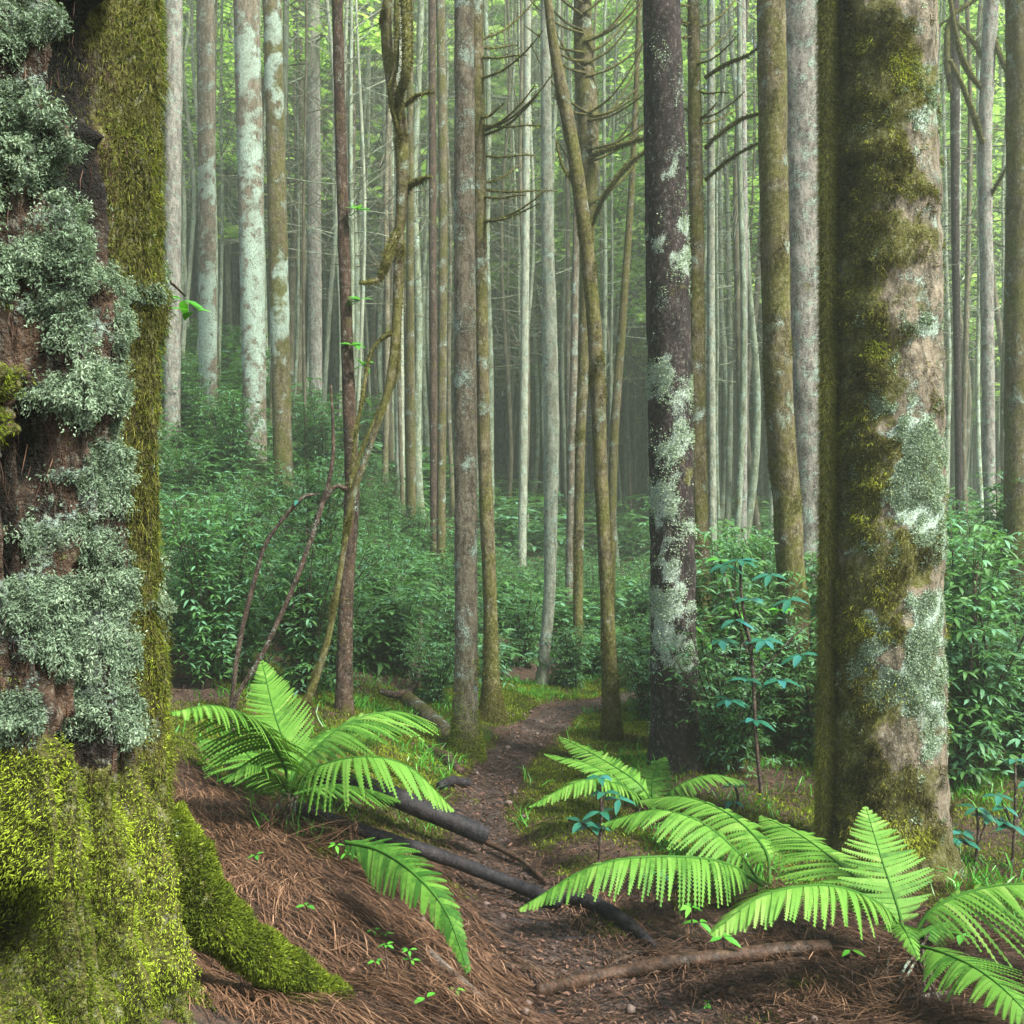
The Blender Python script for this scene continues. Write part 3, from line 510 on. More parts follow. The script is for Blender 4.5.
mossb = np.maximum(mossb, np.where(vis, 0, .55)); fr = sstep(2, 11, np.degrees(TH.ravel())) * sstep(60, 40, np.degrees(TH.ravel())); mossb = np.maximum(mossb, fr)
cyl = np.c_[dirx * 4.2, diry * 4.2, z * .5]; ridge = 1 - np.abs(fbm(cyl * [1.3, 1.3, .9] + 5, 3)) * 2; fine = fbm(np.c_[dirx * 14, diry * 14, z * 4], 3, .6)
disp = .075 * ridge + .022 * fine - .20 * sstep(.1, 1., crev) - .30 * np.clip(hollow, 0, 1)
clm = fbm(V0 * 11, 3); disp += np.clip(lichb, 0, 1) * (.008 + .026 * np.clip(clm + .2, 0, 1)) + np.clip(mossb, 0, 1) * (.008 + .065 * np.clip(fbm(V0 * 5.5 + 7, 3) + .2, 0, 1) * (1 - fr)) - .035
RR = R0 + disp; V = np.c_[CX + dirx * RR, CY + diry * RR, z]; Q = gridq(len(zz), nth)
gb = np.array([CX, CY, H1(CX, CY)]); big = thing('old_tree', gb, 'huge old tree at the left edge draped in grey-green lichen with a bright mossy foot', 'tree')
MB().add(V, Q=Q, tone=.5 - .5 * sstep(.0, .5, np.maximum(crev, hollow)), extra=np.c_[mossb * 1.15 * (1 - sstep(.2, .7, crev)), np.clip(lichb, 0, 1) * .35]).build('trunk', M['b_big'], big, gb)  # tone drops inside crevices and foot hollow, so their shade is painted in colour
front = vis & (z < 2.72)
# moss carpets
n = 380000; nz = fbm(V0 * 7 + 3, 3); wg = np.clip(mossb * 1.4 - .3 + nz * .6 - lichb * .5 - hollow - crev, 0, 1) * (z < 2.75) * np.where(TH.ravel() < math.radians(-75), .02, 1) * np.where(TH.ravel() > math.radians(50), .02, 1) + 1e-8
p, nn, k = scatter(V, Q, wg, n); cl = np.clip(fbm(p * 28, 2) * .8 + .4, 0, 1); D = unit(nn + rdir(n) * .8 + [0, 0, -.3]); mb = MB(); bx, by = pix(p)
low = sstep(1.35, 1.0, p[:, 2]); tone = np.clip(.20 + .34 * low + .60 * fbm(p * 5.5 + 7, 3) + rng.normal(0, .14, n) + .25 * cl, 0, 1)
bent(mb, p + nn * (cl * rng.random(n) * .020)[:, None], D, unit(D + rdir(n) * .6 + [0, 0, -.3]), rng.uniform(.004, .009, n), rng.uniform(.0011, .0022, n), tone); mb.build('moss', M['moss'], big, gb)
# furry fringe along its right flank
n = 60000; fw = fr * (z < 2.75) * (TH.ravel() < math.radians(45)) + 1e-8; p, nn, k = scatter(V, Q, fw, n); D = unit(nn * .7 + rdir(n) * .45 + [0, 0, -.75]); mb = MB()
bent(mb, p, D, unit(D + [0, 0, -.5]), rng.uniform(.012, .034, n), rng.uniform(.0009, .0018, n), np.clip(rng.normal(.5, .2, n) + .25 * fbm(p * 4, 2), 0, 1)); mb.build('moss', M['mossfr'], big, gb)
# foliose lichen
n = 210000; wg = np.clip(lichb * 1.4 - .65 - .5 * np.clip(crev, 0, 1) + clm * 1.0, 0, 1) * front + 1e-8; p, nn, k = scatter(V, Q, wg, n); cl = np.clip(fbm(p * 24 + 2, 3) + .3, 0, 1.2); mb = MB()
off = (cl * rng.random(n) ** .6 * .035)[:, None]; tone = np.clip(.28 + .45 * (off[:, 0] / .03) + rng.normal(0, .10, n), 0, 1)
leaves(mb, p + nn * off + rdir(n) * .004, unit(rdir(n) + nn * .5 + [0, 0, -.4]), nn + rdir(n) * .7, rng.uniform(.003, .0075, n), rng.uniform(.0015, .003, n), tone, .1, .3, st=((0, .3), (.5, 1), (1, .3))); mb.build('lichen', M['lichen'], big, gb)
# hanging dead fibres on the bark
n = 4500; wg = np.clip(1 - lichb - mossb - crev, 0, 1) * front + 1e-8; p, nn, k = scatter(V, Q, wg, n); mb = MB()
bent(mb, p, unit(nn * .25 + rdir(n) * .2 + [0, 0, -1]), unit(nn * .1 + rdir(n) * .4 + [0, 0, -1]), rng.uniform(.02, .06, n), .0016, np.clip(rng.normal(.35, .25, n), 0, 1)); mb.build('bark_fibres', M['litter'], big, gb)
# the root running down to the right
for rp, rr, nb_ in (([(150,830,2.05),(185,885,2.0),(225,928,2.02),(282,966,2.12),(356,1006,2.28)], [.07, .062, .046, .034, .015], 44000), ([(255,985,2.15),(285,1002,2.15),(305,1015,2.12),(325,1035,2.1)], [.02, .03, .032, .02], 7000)):
    P = catmull(np.c_[[W(*q) for q in rp], rr], 60); Vr, Qr, Tr = tube(P[:, :3], P[:, 3], 22, lump=.25, ls=14)
    MB().add(Vr, Q=Qr, T=Tr, extra=np.c_[np.full(len(Vr), .9), np.zeros(len(Vr))]).build('root', M['b_big'], big, gb)
    p, nn, k = scatter(Vr, Qr, np.ones(len(Vr)), nb_); cl = np.clip(fbm(p * 28, 2) + .4, 0, 1); mb = MB(); D = unit(nn + rdir(nb_) * .7)
    bent(mb, p + nn * (cl * rng.random(nb_) * .014)[:, None], D, unit(D + rdir(nb_) * .6), rng.uniform(.006, .013, nb_), rng.uniform(.0018, .0035, nb_), np.clip(.45 + .4 * fbm(p * 6, 2) + rng.normal(0, .2, nb_), 0, 1)); mb.build('moss', M['moss'], big, gb)

# ---------------------------------------------------------------- mid-distance stand of single trees
FARG = 'slender trunks of the dense stand'
for k in range(10):
    kind = (0, 1, 0, 0, 1, 0, 2, 0, 1, 2)[k]; r = thing('forest_tree', (0, -200, 0), FAR_LABEL[kind], 'tree', FARG)
    for nm, me in (('trunk', trunkm[k]), ('crown', crowns[k % 5])):
        o = bpy.data.objects.new(nm, me); COL.objects.link(o); o.parent = r
    protos.append(r)
used = set(); cnt = 0; tries = 0; spots = []
while cnt < 282 and tries < 60000:
    tries += 1; y = math.sqrt(rng.uniform(12.5 ** 2, 33 ** 2)); x = rng.uniform(-.56, .56) * y
    q = 512 + 1000 * x / y
    if y < 20 and (440 < q < 660): continue
    if not is_free(x, y, .9) or any((x - a_) ** 2 + (y - b) ** 2 < .22 + .0004 * y * y for a_, b in spots): continue
    spots.append((x, y)); k = int(rng.integers(10)); s = rng.uniform(.75, 1.25) * (1 if y > 18 else .72); pz_ = H1(x, y)
    sc = (s, s, rng.uniform(.9, 1.1)); rz = rng.random() * 6.283
    if k not in used: used.add(k); r = protos[k]; r.location = (x, y, pz_); r.rotation_euler = (0, 0, rz); r.scale = sc
    else: r = copy_tree(protos[k], (x, y, pz_), rz, sc)
    for ch in list(r.children):
        if ch.name.startswith('crown'):
            if y < 24 or rng.random() < .6: bpy.data.objects.remove(ch)
            elif 415 < q < 500 or 640 < q < 700: bpy.data.objects.remove(ch)
            elif y > 27: ch.location.z = -2.5
    cnt += 1
# everything beyond reads as one wood
mb = MB(); mbc = []
lowc = make_crown(nb=46, per=14, q=.34); LV = np.vstack(lowc.v); LQ = np.vstack(lowc.q); LA = np.vstack(lowc.a)[:, 0]; LM = np.concatenate(lowc.mq)
for i in range(5400):
    y = 100 - 69 * rng.random() ** .7; x = rng.uniform(-.62, .62) * y; z_ = H1(x, y); r_ = rng.uniform(.035, .10); l = rng.normal(0, .25, 2)
    V, Q, T = tube(np.array([[x, y, z_ - .5], [x + l[0], y + l[1], z_ + 11], [x + 1.5 * l[0], y, z_ + 21]]), [r_, r_ * .75, r_ * .3], 6, cap=False); mb.add(V, Q=Q, m=1)
    if i % 24 == 0:
        a_ = rng.random() * 6.283; ca, sa = math.cos(a_), math.sin(a_); s = rng.uniform(.8, 1.2)
        mb.add(np.c_[(LV[:, 0] * ca - LV[:, 1] * sa) * s * 1.3 + x, (LV[:, 0] * sa + LV[:, 1] * ca) * s * 1.3 + y, LV[:, 2] * s + z_ - rng.uniform(0, 5)], Q=LQ[LM == 0], tone=LA)
tag(mb.build('far_wood', [M['canopy'], M['f_a']]), 'distant mass of grey trunks and green crowns closing the view', kind='stuff')

# ---------------------------------------------------------------- undergrowth
def make_shrub(h, w_, nst, whorls, L, nl=6, tealp=.4):
    mf, ms = MB(), MB()
    for i in range(nst):
        a_ = rng.random() * 6.283; o_ = rng.uniform(.1, 1) * w_; e_ = np.array([math.cos(a_) * o_, math.sin(a_) * o_, h * rng.uniform(.6, 1)]); b0 = np.array([math.cos(a_) * .08, math.sin(a_) * .08, -.05]) * rng.uniform(.3, 1)
        P = catmull([b0, b0 * .5 + e_ * [.35, .35, .5], e_], 10); V, Q, T = tube(P, np.linspace(.008, .0025, 10), 5, lump=.1, cap=False); ms.add(V, Q=Q)
        for j in range(whorls):
            f = rng.uniform(.12, 1.0) if j else 1.; p = P[0] * 0 + np.array([np.interp(f * 9, range(10), P[:, k]) for k in range(3)]) + (rng.normal(size=3) * [.12, .12, .07] * w_ * 1.4 if j else 0)
            az = rng.random() * 6.283 + np.arange(nl) * 6.283 / nl + rng.normal(0, .2, nl); D = np.c_[np.cos(az), np.sin(az), rng.uniform(-.35, .45, nl)]
            tn_ = np.clip(rng.normal(.85 if rng.random() < tealp else .35, .15, nl), 0, 1)
            leaves(mf, p + D * .01, D, np.tile([0, 0, 1.], (nl, 1)) + rng.normal(0, .3, (nl, 3)), rng.uniform(.7, 1.2, nl) * L, rng.uniform(.8, 1.1, nl) * L * .34, tn_, rng.uniform(.1, .5), .1)
            if j % 3 == 0: V, Q, T = tube(np.array([P[min(9, int(f * 9))], p]), [.003, .0015], 3, cap=False); ms.add(V, Q=Q)
    return mf, ms
SH = [(1.25, .5, 16, 34, .058), (1.0, .55, 18, 34, .05), (1.5, .45, 14, 34, .07), (.85, .5, 18, 30, .043), (1.7, .55, 16, 38, .078)]
SHL = ['bushy broad-leaved shrub in the green thicket on the left slope', 'bushy broad-leaved shrub in the green thicket behind the end of the path', 'bushy broad-leaved shrub in the green thicket on the right']
SHG = ['thicket shrubs on the left slope', 'thicket shrubs behind the path', 'thicket shrubs on the right']
sproto = []
for a_ in SH:
    r = thing('understory_shrub', (0, -100, 0), SHL[0], 'shrub'); f_, s_ = make_shrub(*a_); f_.build('foliage', M['shrub'], r); s_.build('stems', M['twig'], r); sproto.append(r)
pts = []; used = set(); tries = 0
def put_shrub(x, y, k, s):
    lab = 0 if x < -.1 - .03 * y else (1 if x < .16 * y else 2)
    rz = rng.random() * 6.283; loc = (x, y, H1(x, y))
    if k not in used:
        used.add(k); r = sproto[k]; r.location = loc; r.rotation_euler = (0, 0, rz); r.scale = (s, s, s); tag(r, SHL[lab], None, SHG[lab])
    else: copy_tree(sproto[k], loc, rz, s, SHL[lab], SHG[lab])
while len(pts) < 285 and tries < 40000:
    tries += 1; y = math.sqrt(rng.uniform(5.6 ** 2, 17.5 ** 2)); x = rng.uniform(-.56, .58) * y; q = 512 + 1000 * x / y
    if y < 7.6 and 470 < q < 700: continue
    if pathdist(x, y)[0] < .5 and y < 9: continue
    if q < 345 and y < 6.1: continue
    if 345 <= q < 560 and y < 7.3: continue
    if pathdist(x, y)[0] < .35 and y < 9.2: continue
    if y < 6.6 and 820 < q < 960 or y < 7.2 and 630 < q < 725: continue
    if 460 < q < 650 and y < 9.0: continue
    md = .50 if y < 10 else .72
    if any((x - a_) ** 2 + (y - b) ** 2 < md * md for a_, b in pts): continue
    pts.append((x, y)); s = rng.uniform(.7, 1.0) * (.75 if 400 < q < 650 and y < 12 else 1)
    put_shrub(x, y, int(rng.choice([0, 1, 3]) if (q > 330 and q < 650) else rng.integers(5)), s)
mb = MB(); proto_v = []
f_, s_ = make_shrub(1.2, .6, 10, 9, .17, 5); FV, FQ, FA = np.vstack(f_.v), np.vstack(f_.q), np.vstack(f_.a)[:, 0]
for i in range(1250):
    y = math.sqrt(rng.uniform(18 ** 2, 60 ** 2)) if i < 800 else math.sqrt(rng.uniform(7.6 ** 2, 18 ** 2)); x = rng.uniform(-.58, .58) * y
    if i >= 800 and pathdist(x, y)[0] < .4: continue
    a_ = rng.random() * 6.283; ca, sa = math.cos(a_), math.sin(a_); s = rng.uniform(.8, 1.5) * (1 if i < 800 else .42)
    mb.add(np.c_[(FV[:, 0] * ca - FV[:, 1] * sa) * s * 1.4 + x, (FV[:, 0] * sa + FV[:, 1] * ca) * s * 1.4 + y, FV[:, 2] * s + H1(x, y)], Q=FQ, tone=np.clip(FA + rng.normal(0, .15), 0, 1))
tag(mb.build('undergrowth', M['shrub']), 'distant green undergrowth under the far trunks', kind='stuff')

# ---------------------------------------------------------------- ferns
def frond(root, base, pts, Lp, droop=.35, np_=34, side=(1, 1), stipe=0.12, fwd=.35, mat='fern', tone0=.5, roll=0, upv=(0, 0, 1), name='frond'):
    P = catmull([W(*q) for q in pts], 60); seg = np.r_[0, np.cumsum(np.linalg.norm(np.diff(P, axis=0), axis=1))]; Ltot = seg[-1]; T = unit(np.gradient(P, axis=0)); mb = MB()
    V, Q, Tt = tube(P, np.linspace(.006, .0012, 60) * (.6 + .8 * Ltot), 6); mb.add(V, Q=Q, T=Tt, tone=np.full(len(V), .15))
    up = unit(np.array(upv, float)); n = int(np_ * 1.12)
    for sd in (0, 1):
        if not side[sd]: continue
        f = np.linspace(stipe, .995, n) + rng.normal(0, .003, n); f = np.clip(f, 0, 1); s = f * Ltot
        B = np.stack([np.interp(s, seg, P[:, k]) for k in range(3)], 1); t = unit(np.stack([np.interp(s, seg, T[:, k]) for k in range(3)], 1))
        R = unit(np.cross(t, np.tile(up, (n, 1)))) * (1 if sd else -1); g = (f - stipe) / (1 - stipe)
        prof = np.clip(np.minimum((g + .12) / .32, 1), 0, 1) * np.clip((1.02 - g) / .75, 0, 1) ** .8 ; l = Lp * prof * side[sd] * rng.uniform(.93, 1.05, n); sp = Ltot * (1 - stipe) / n
        pdir = unit(R * (1 - fwd * .5) + t * (fwd + .25 * g[:, None])); dr = droop * (1 - .4 * g) * rng.uniform(.7, 1.3, n); pdir = unit(pdir + rng.normal(0, .05, (n, 3)))
        m_ = 15; tt = np.linspace(0, 1, m_ + 1)
        C = B[:, None] + pdir[:, None] * (l[:, None] * tt)[..., None] + t[:, None] * (l[:, None] * .12 * tt ** 2)[..., None]; C[..., 2] -= dr[:, None] * l[:, None] * tt ** 1.7 * 1.0
        pt = unit(np.gradient(C, axis=1)); S_ = unit(t[:, None] - pt * (t[:, None] * pt).sum(-1, keepdims=True)); wd = sp * .93 * (1 - tt) ** .52 + .0008
        a0, a1 = C[:, :-1], C[:, 1:]; tn_ = np.clip(tone0 + rng.normal(0, .16, (n, 1)) + .25 * (rng.random((n, m_)) - .5) + .1 * g[:, None], 0, 1)
        lw = wd[None, :, None] * .45; Vl = np.stack([C + S_ * lw, C - S_ * lw], 2).reshape(-1, 3); b_ = (np.arange(n)[:, None] * (m_ + 1) + np.arange(m_)[None]).reshape(-1, 1) * 2
        mb.add(Vl, Q=b_ + [0, 1, 3, 2], tone=np.repeat(np.clip(np.c_[tn_, tn_[:, -1:]] - .05, 0, 1).ravel(), 2))
        for sg in (1, -1):
            apex = a0 * .25 + a1 * .75 + S_[:, :-1] * (wd[:-1] * sg * .92)[None, :, None] + pt[:, :-1] * (l[:, None, None] / m_ * .35); apex[..., 2] -= wd[:-1][None] * .25
            Vv = np.stack([a0, a1 + (a1 - a0) * .12, apex], 2).reshape(-1, 3); mb.add(Vv, T=np.arange(len(Vv)).reshape(-1, 3), tone=np.repeat(tn_.ravel(), 3))
    return mb.build(name, M[mat], root, base)
def fern(px, py, label, fr, stubs=8, crown=None):
    b = hit(px, py, height); r = thing('fern', b, label, 'fern')
    for a_ in fr: frond(r, b, **a_)
    mb = MB(); top = W(*crown) if crown else b + [0, 0, .12]
    for i in range(stubs):
        e_ = top + rng.normal(size=3) * [.04, .04, .02]; s0 = b + rng.normal(size=3) * [.05, .05, 0] - [0, 0, .03]; V, Q, T = tube(catmull([s0, (s0 + e_) / 2 + rng.normal(size=3) * .02, e_], 8), .004, 5); mb.add(V, Q=Q, T=T, tone=.2)
    n = 260; p = np.tile(top, (n, 1)) * rng.uniform(0, 1, (n, 1)) ** .7; p = b + (top - b) * rng.random((n, 1)) + rng.normal(0, .03, (n, 3)); D = unit(rng.normal(size=(n, 3)) * [1, 1, .4] + [0, 0, -.3])
    ribbons(mb, p, D, rng.uniform(.06, .28, n), .003, rng.uniform(0, .5, n), .6, m=1); mb.build('rootstock', [M['twig'], M['needle']], r, b); return r
D_ = dict
fern(270, 830, 'leafy fern sprawling on the left bank beside the huge tree', [
    D_(pts=[(288,790,3.8),(283,762,3.75),(255,722,3.55),(215,706,3.35),(172,712,3.2)], Lp=.24, droop=.75, fwd=.25),
    D_(pts=[(290,790,3.9),(292,765,4.0),(275,715,4.15),(262,662,4.4)], Lp=.17, droop=.1, upv=(0, -.8, .6), fwd=.4),
    D_(pts=[(292,790,3.9),(305,760,3.9),(350,722,3.95),(400,712,4.1),(432,728,4.3)], Lp=.26, droop=.45),
    D_(pts=[(292,792,3.8),(315,768,3.7),(365,757,3.6),(410,768,3.6),(452,808,3.6)], Lp=.22, droop=.7),
    D_(pts=[(285,795,3.8),(262,770,3.9),(235,745,4.1),(200,738,4.3)], Lp=.18, droop=.5, tone0=.35),
    D_(pts=[(291,792,3.9),(300,765,4.0),(325,735,4.15),(372,722,4.4),(400,735,4.6)], Lp=.2, droop=.5, tone0=.4),
    D_(pts=[(288,792,3.8),(275,775,3.6),(250,765,3.5),(225,780,3.45)], Lp=.13, droop=.6, tone0=.3),
    D_(pts=[(292,795,3.8),(330,785,3.9),(370,790,4.1),(400,800,4.3)], Lp=.14, droop=.5, tone0=.3)], crown=(290, 795, 3.85))
fern(352, 852, 'single bright fern frond hanging over the needle bank', [
    D_(pts=[(345,842,3.0),(378,850,2.9),(412,872,2.75),(445,910,2.65),(468,970,2.55)], Lp=.10, droop=.35, stipe=.03, side=(1, 1), np_=30, tone0=.22, fwd=.5, upv=(-.2, -.6, .8))], stubs=2)
fern(655, 830, 'fern beside the footpath in front of the dark lichened trunk', [
    D_(pts=[(655,812,4.8),(640,785,4.8),(600,758,5.0),(560,737,5.3)], Lp=.13, droop=.3, upv=(0, -.3, 1)),
    D_(pts=[(655,812,4.8),(630,790,4.75),(590,765,4.8),(545,754,4.9)], Lp=.13, droop=.3, tone0=.4),
    D_(pts=[(655,812,4.8),(630,790,4.65),(585,780,4.5),(530,806,4.4)], Lp=.15, droop=.5, tone0=.45),
    D_(pts=[(655,812,4.8),(675,788,4.75),(710,775,4.7),(748,782,4.7)], Lp=.14, droop=.5),
    D_(pts=[(655,812,4.8),(652,790,5.0),(655,770,5.2),(665,757,5.5)], Lp=.12, droop=.2, tone0=.35)], crown=(655, 812, 4.8))
fern(770, 910, 'fern with long fronds reaching left over the path, left of the largest fern', [
    D_(pts=[(762,885,3.7),(720,862,3.6),(650,857,3.5),(590,868,3.45),(520,908,3.4)], Lp=.17, droop=.85, np_=42, fwd=.3),
    D_(pts=[(762,885,3.75),(735,850,3.75),(700,822,3.8),(655,810,3.85),(603,823,3.9)], Lp=.18, droop=.7, np_=36),
    D_(pts=[(770,885,3.8),(765,850,3.9),(730,815,4.1),(685,797,4.3),(640,800,4.5)], Lp=.17, droop=.6, np_=36),
    D_(pts=[(770,885,3.8),(740,868,3.9),(700,858,4.0),(660,868,4.0)], Lp=.10, droop=.6, tone0=.3)], crown=(766, 890, 3.75))
fern(905, 1010, 'largest fern, with broad light fronds, at the foot of the big mossy trunk', [
    D_(pts=[(908,938,2.95),(880,905,2.9),(830,886,2.8),(765,895,2.7),(712,932,2.62)], Lp=.19, droop=.55, np_=36, fwd=.5, tone0=.65),
    D_(pts=[(908,938,3.0),(885,905,3.1),(840,865,3.3),(800,835,3.55),(762,816,3.8)], Lp=.20, droop=.4, np_=36),
    D_(pts=[(905,935,3.0),(897,905,3.05),(882,860,3.15),(866,808,3.3)], Lp=.15, droop=.05, np_=22, upv=(0, -.9, .4), fwd=.1, tone0=.55),
    D_(pts=[(912,938,2.95),(935,908,2.95),(985,888,2.95),(1050,885,2.9),(1100,900,2.9)], Lp=.22, droop=.75, np_=36, tone0=.6),
    D_(pts=[(914,945,2.8),(940,952,2.7),(975,968,2.55),(1010,995,2.4),(1050,1040,2.3)], Lp=.14, droop=.3, np_=26, tone0=.4, upv=(0, -.5, .9)),
    D_(pts=[(908,942,2.9),(900,925,2.85),(905,930,2.7),(918,958,2.6)], Lp=.07, droop=.4, np_=16, tone0=.4),
    D_(pts=[(912,940,3.1),(940,925,3.4),(985,925,3.7),(1030,950,3.9)], Lp=.14, droop=.7, np_=26, tone0=.15)], stubs=12, crown=(908, 942, 2.95))

# ---------------------------------------------------------------- fallen wood
def log(px_pts, mat, label, name='fallen_log', lump=.12, ns=20, n=80, bury=.6, cat='log'):
    rows = []
    for q in px_pts:
        a_, b, w_ = q[:3]; h_ = hit(a_, b, height); r_ = w_ / FPX * h_[1] / 2; lift = q[3] if len(q) > 3 else 0
        rows.append([h_[0], h_[1], h_[2] + r_ * bury + lift, r_])
    PR = catmull(rows, n); V, Q, T = tube(PR[:, :3], PR[:, 3], ns, lump=lump, ls=9); c_ = PR[0, :3]
    o = MB().add(V, Q=Q, T=T).build(name, mat, None, c_); return tag(o, label, cat)
log([(314,803,17,.10),(370,822,20,.12),(420,842,20,.12),(486,862,18,.09)], M['log'], 'thick black damp log sloping down from the left bank to the path')
log([(300,828,13,.06),(360,852,12,.07),(430,878,14,.08),(500,898,13,.06),(560,915,14,.03)], M['log'], 'long dark log lying below and parallel to the thick black one')
log([(556,905,10,.02),(590,912,15,.02),(625,930,15,.01),(655,950,9,0)], M['log'], 'short dark log under the tip of the long left-reaching frond')
log([(538,998,12,.01),(600,984,14,.01),(680,970,15,.01),(760,961,16,.01),(830,956,17,0.01)], M['logb'], 'brown stripped log with a blunt end lying across the foreground path', ns=24)
log([(412,938,9),(436,965,12),(460,985,11),(500,1022,11),(520,1045,10)], M['stick'], 'pale grey stick pointing down to the bottom edge', 'stick', .2, cat='stick')
log([(430,956,5),(480,966,8),(540,975,9),(592,985,7)], M['logb'], 'thin brown stick just above the stripped log', 'stick', .15, cat='stick')
log([(486,855,5,.05),(520,868,5,.03),(548,888,5,.01)], M['logb'], 'thin brown twig running on from the lower end of the thick black log', 'stick', .1, cat='stick')
log([(440,792,8,.02),(452,788,10,.02),(468,790,10,.02)], M['log'], 'short black log piece on the mossy bank', ns=12, n=20)
log([(430,752,8,.01),(445,764,12,.01),(462,776,9,.01)], M['logb'], 'rotten stump piece between the mossy trunk foot and the left fern', ns=12, n=20, lump=.35)
log([(650,895,8),(700,890,9),(745,893,8)], M['log'], 'dark branch lying behind the left-reaching frond', 'stick', cat='stick')
log([(600,975,6),(640,955,9),(680,962,6)], M['logb'], 'crooked brown root beside the stripped log', 'stick', .3, cat='stick')
log([(380,700,6,.05),(398,703,7,.05),(418,690,5,.08),(421,650,4,.35)], M['twig'], 'bent dark branch lying left of the pinkish grey trunk', 'stick', cat='stick')
log([(405,700,16,-.02),(430,722,18,-.01),(455,742,14,-.02)], M['b_moss'], 'moss-covered old log sunk in the bank left of the path', ns=18, lump=.2)
# tangle of fine roots across the hollow path
for i, (lb) in enumerate(('dark exposed root crossing the hollow path, upper', 'dark exposed root crossing the hollow path, middle', 'dark exposed root crossing the hollow path, lower')):
    x0 = [440, 450, 480][i]; y0 = [900, 925, 1000][i]; log([(x0, y0, 6), (x0 + 40, y0 + 18, 9), (x0 + 90, y0 + 26 - 8 * i, 8), (x0 + 150, y0 + 34 - 20 * i, 6)], M['log'], lb, 'exposed_root', .35, bury=.2, cat='root')

for i in range(46):
    x0 = rng.uniform(450, 800) if i < 34 else rng.uniform(820, 1010); y0 = rng.uniform(885, 1015); l = rng.uniform(30, 110); a_ = rng.uniform(-.35, .45); w_ = rng.uniform(2, 5.5)
    o = log([(x0, y0, w_ * .8), (x0 + l * .5, y0 + l * .5 * a_ + rng.uniform(-5, 5), w_), (x0 + l, y0 + l * a_, w_ * .6)], M[('log', 'logb', 'logb', 'stick')[i % 4]], 'thin broken stick lying among the litter on the forest floor', 'stick', .2, 7, 20, .5, 'stick'); o['group'] = 'thin sticks scattered over the path and right bank'
# ---------------------------------------------------------------- saplings and seedlings
def sapling(stems, label, leafpts=(), mat='twig', lm='bright', name='sapling', L=.06, cat='sapling'):
    a_, b, d, _ = stems[0][0]; bs = hit(a_, b, height) if d is None else W(a_, b, d); bs = np.array([bs[0], bs[1], H1(bs[0], bs[1])]); r = thing(name, bs, label, cat); dd = bs[1]
    for st in stems:
        pr = np.array([np.r_[W(x, y, (dd if z is None else z)), w_ / FPX * dd / 2] for x, y, z, w_ in st]); 
        if st is stems[0]: pr = np.vstack([np.r_[bs - [0, 0, .05], pr[0, 3]], pr])
        PR = catmull(pr, 36); V, Q, T = tube(PR[:, :3], np.maximum(PR[:, 3], .0012), 8, lump=.12, ls=20); MB().add(V, Q=Q, T=T).build('stem', M[mat], r, bs)
    if len(leafpts):
        mb = MB()
        for (x, y, k) in leafpts:
            p = W(x, y, dd); az = rng.random() * 6.28 + np.arange(k) * 6.283 / k + rng.normal(0, .25, k); D = np.c_[np.cos(az), np.sin(az) * .8, rng.uniform(-.3, .3, k)]
            leaves(mb, np.tile(p, (k, 1)) + D * .004, D, np.tile([0, -.3, 1.], (k, 1)), rng.uniform(.75, 1.2, k) * L, rng.uniform(.85, 1.1, k) * L * .42, np.clip(rng.normal(.5, .2, k), 0, 1), .3, .12, st=((0, .05), (.15, .55), (.4, 1), (.7, .75), (.9, .3), (1, .03)))
        mb.build('leaves', M[lm], r, bs)
    return r
sapling([[(235,702,5.0,5),(262,655,5,5),(296,580,5,5),(322,505,5,5),(333,455,5,4),(331,385,5,2)], [(322,505,5,3),(334,488,5,4),(346,488,5,3)]], 'dark bare leaning sapling left of the thin reddish trunk')
sapling([[(232,700,5.3,5),(240,640,5.3,5),(256,575,5.3,5),(268,540,5.3,4),(300,500,5.3,4),(318,494,5.3,2)]], 'brown bare sapling forking beside the dark leaning one', [(262,545,3), (298,500,2)], lm='teal')
sapling([[(978,800,5.6,5),(982,740,5.6,5),(978,680,5.6,5),(974,610,5.6,4),(978,562,5.6,2)], [(980,700,5.6,3),(986,650,5.6,3),(976,600,5.6,2)]], 'blackened bare sapling among the leaves right of the big mossy trunk')
sapling([[(762,800,5.4,4),(756,740,5.4,4),(752,660,5.4,4),(742,600,5.4,3),(740,560,5.4,2)], [(752,650,5.4,2),(735,600,5.4,2)], [(754,680,5.4,2),(790,640,5.4,2),(820,615,5.4,1)]], 'leafy sapling with teal leaves between the dark trunk and the furry pair',
    [(740,560,7),(748,600,6),(725,565,6),(770,575,6),(735,620,6),(765,640,7),(720,640,6),(745,680,7),(780,680,6),(730,700,6),(790,600,5),(800,655,5),(755,720,6)], lm='teal', L=.10)
sapling([[(758,700,6.2,3),(735,610,6.2,3),(720,560,6.2,2)]], 'bright green leafed shoot behind the teal-leaved sapling', [(720,560,6),(705,640,6),(690,625,5),(735,610,6),(780,610,6),(760,650,5)], lm='bright', L=.09)
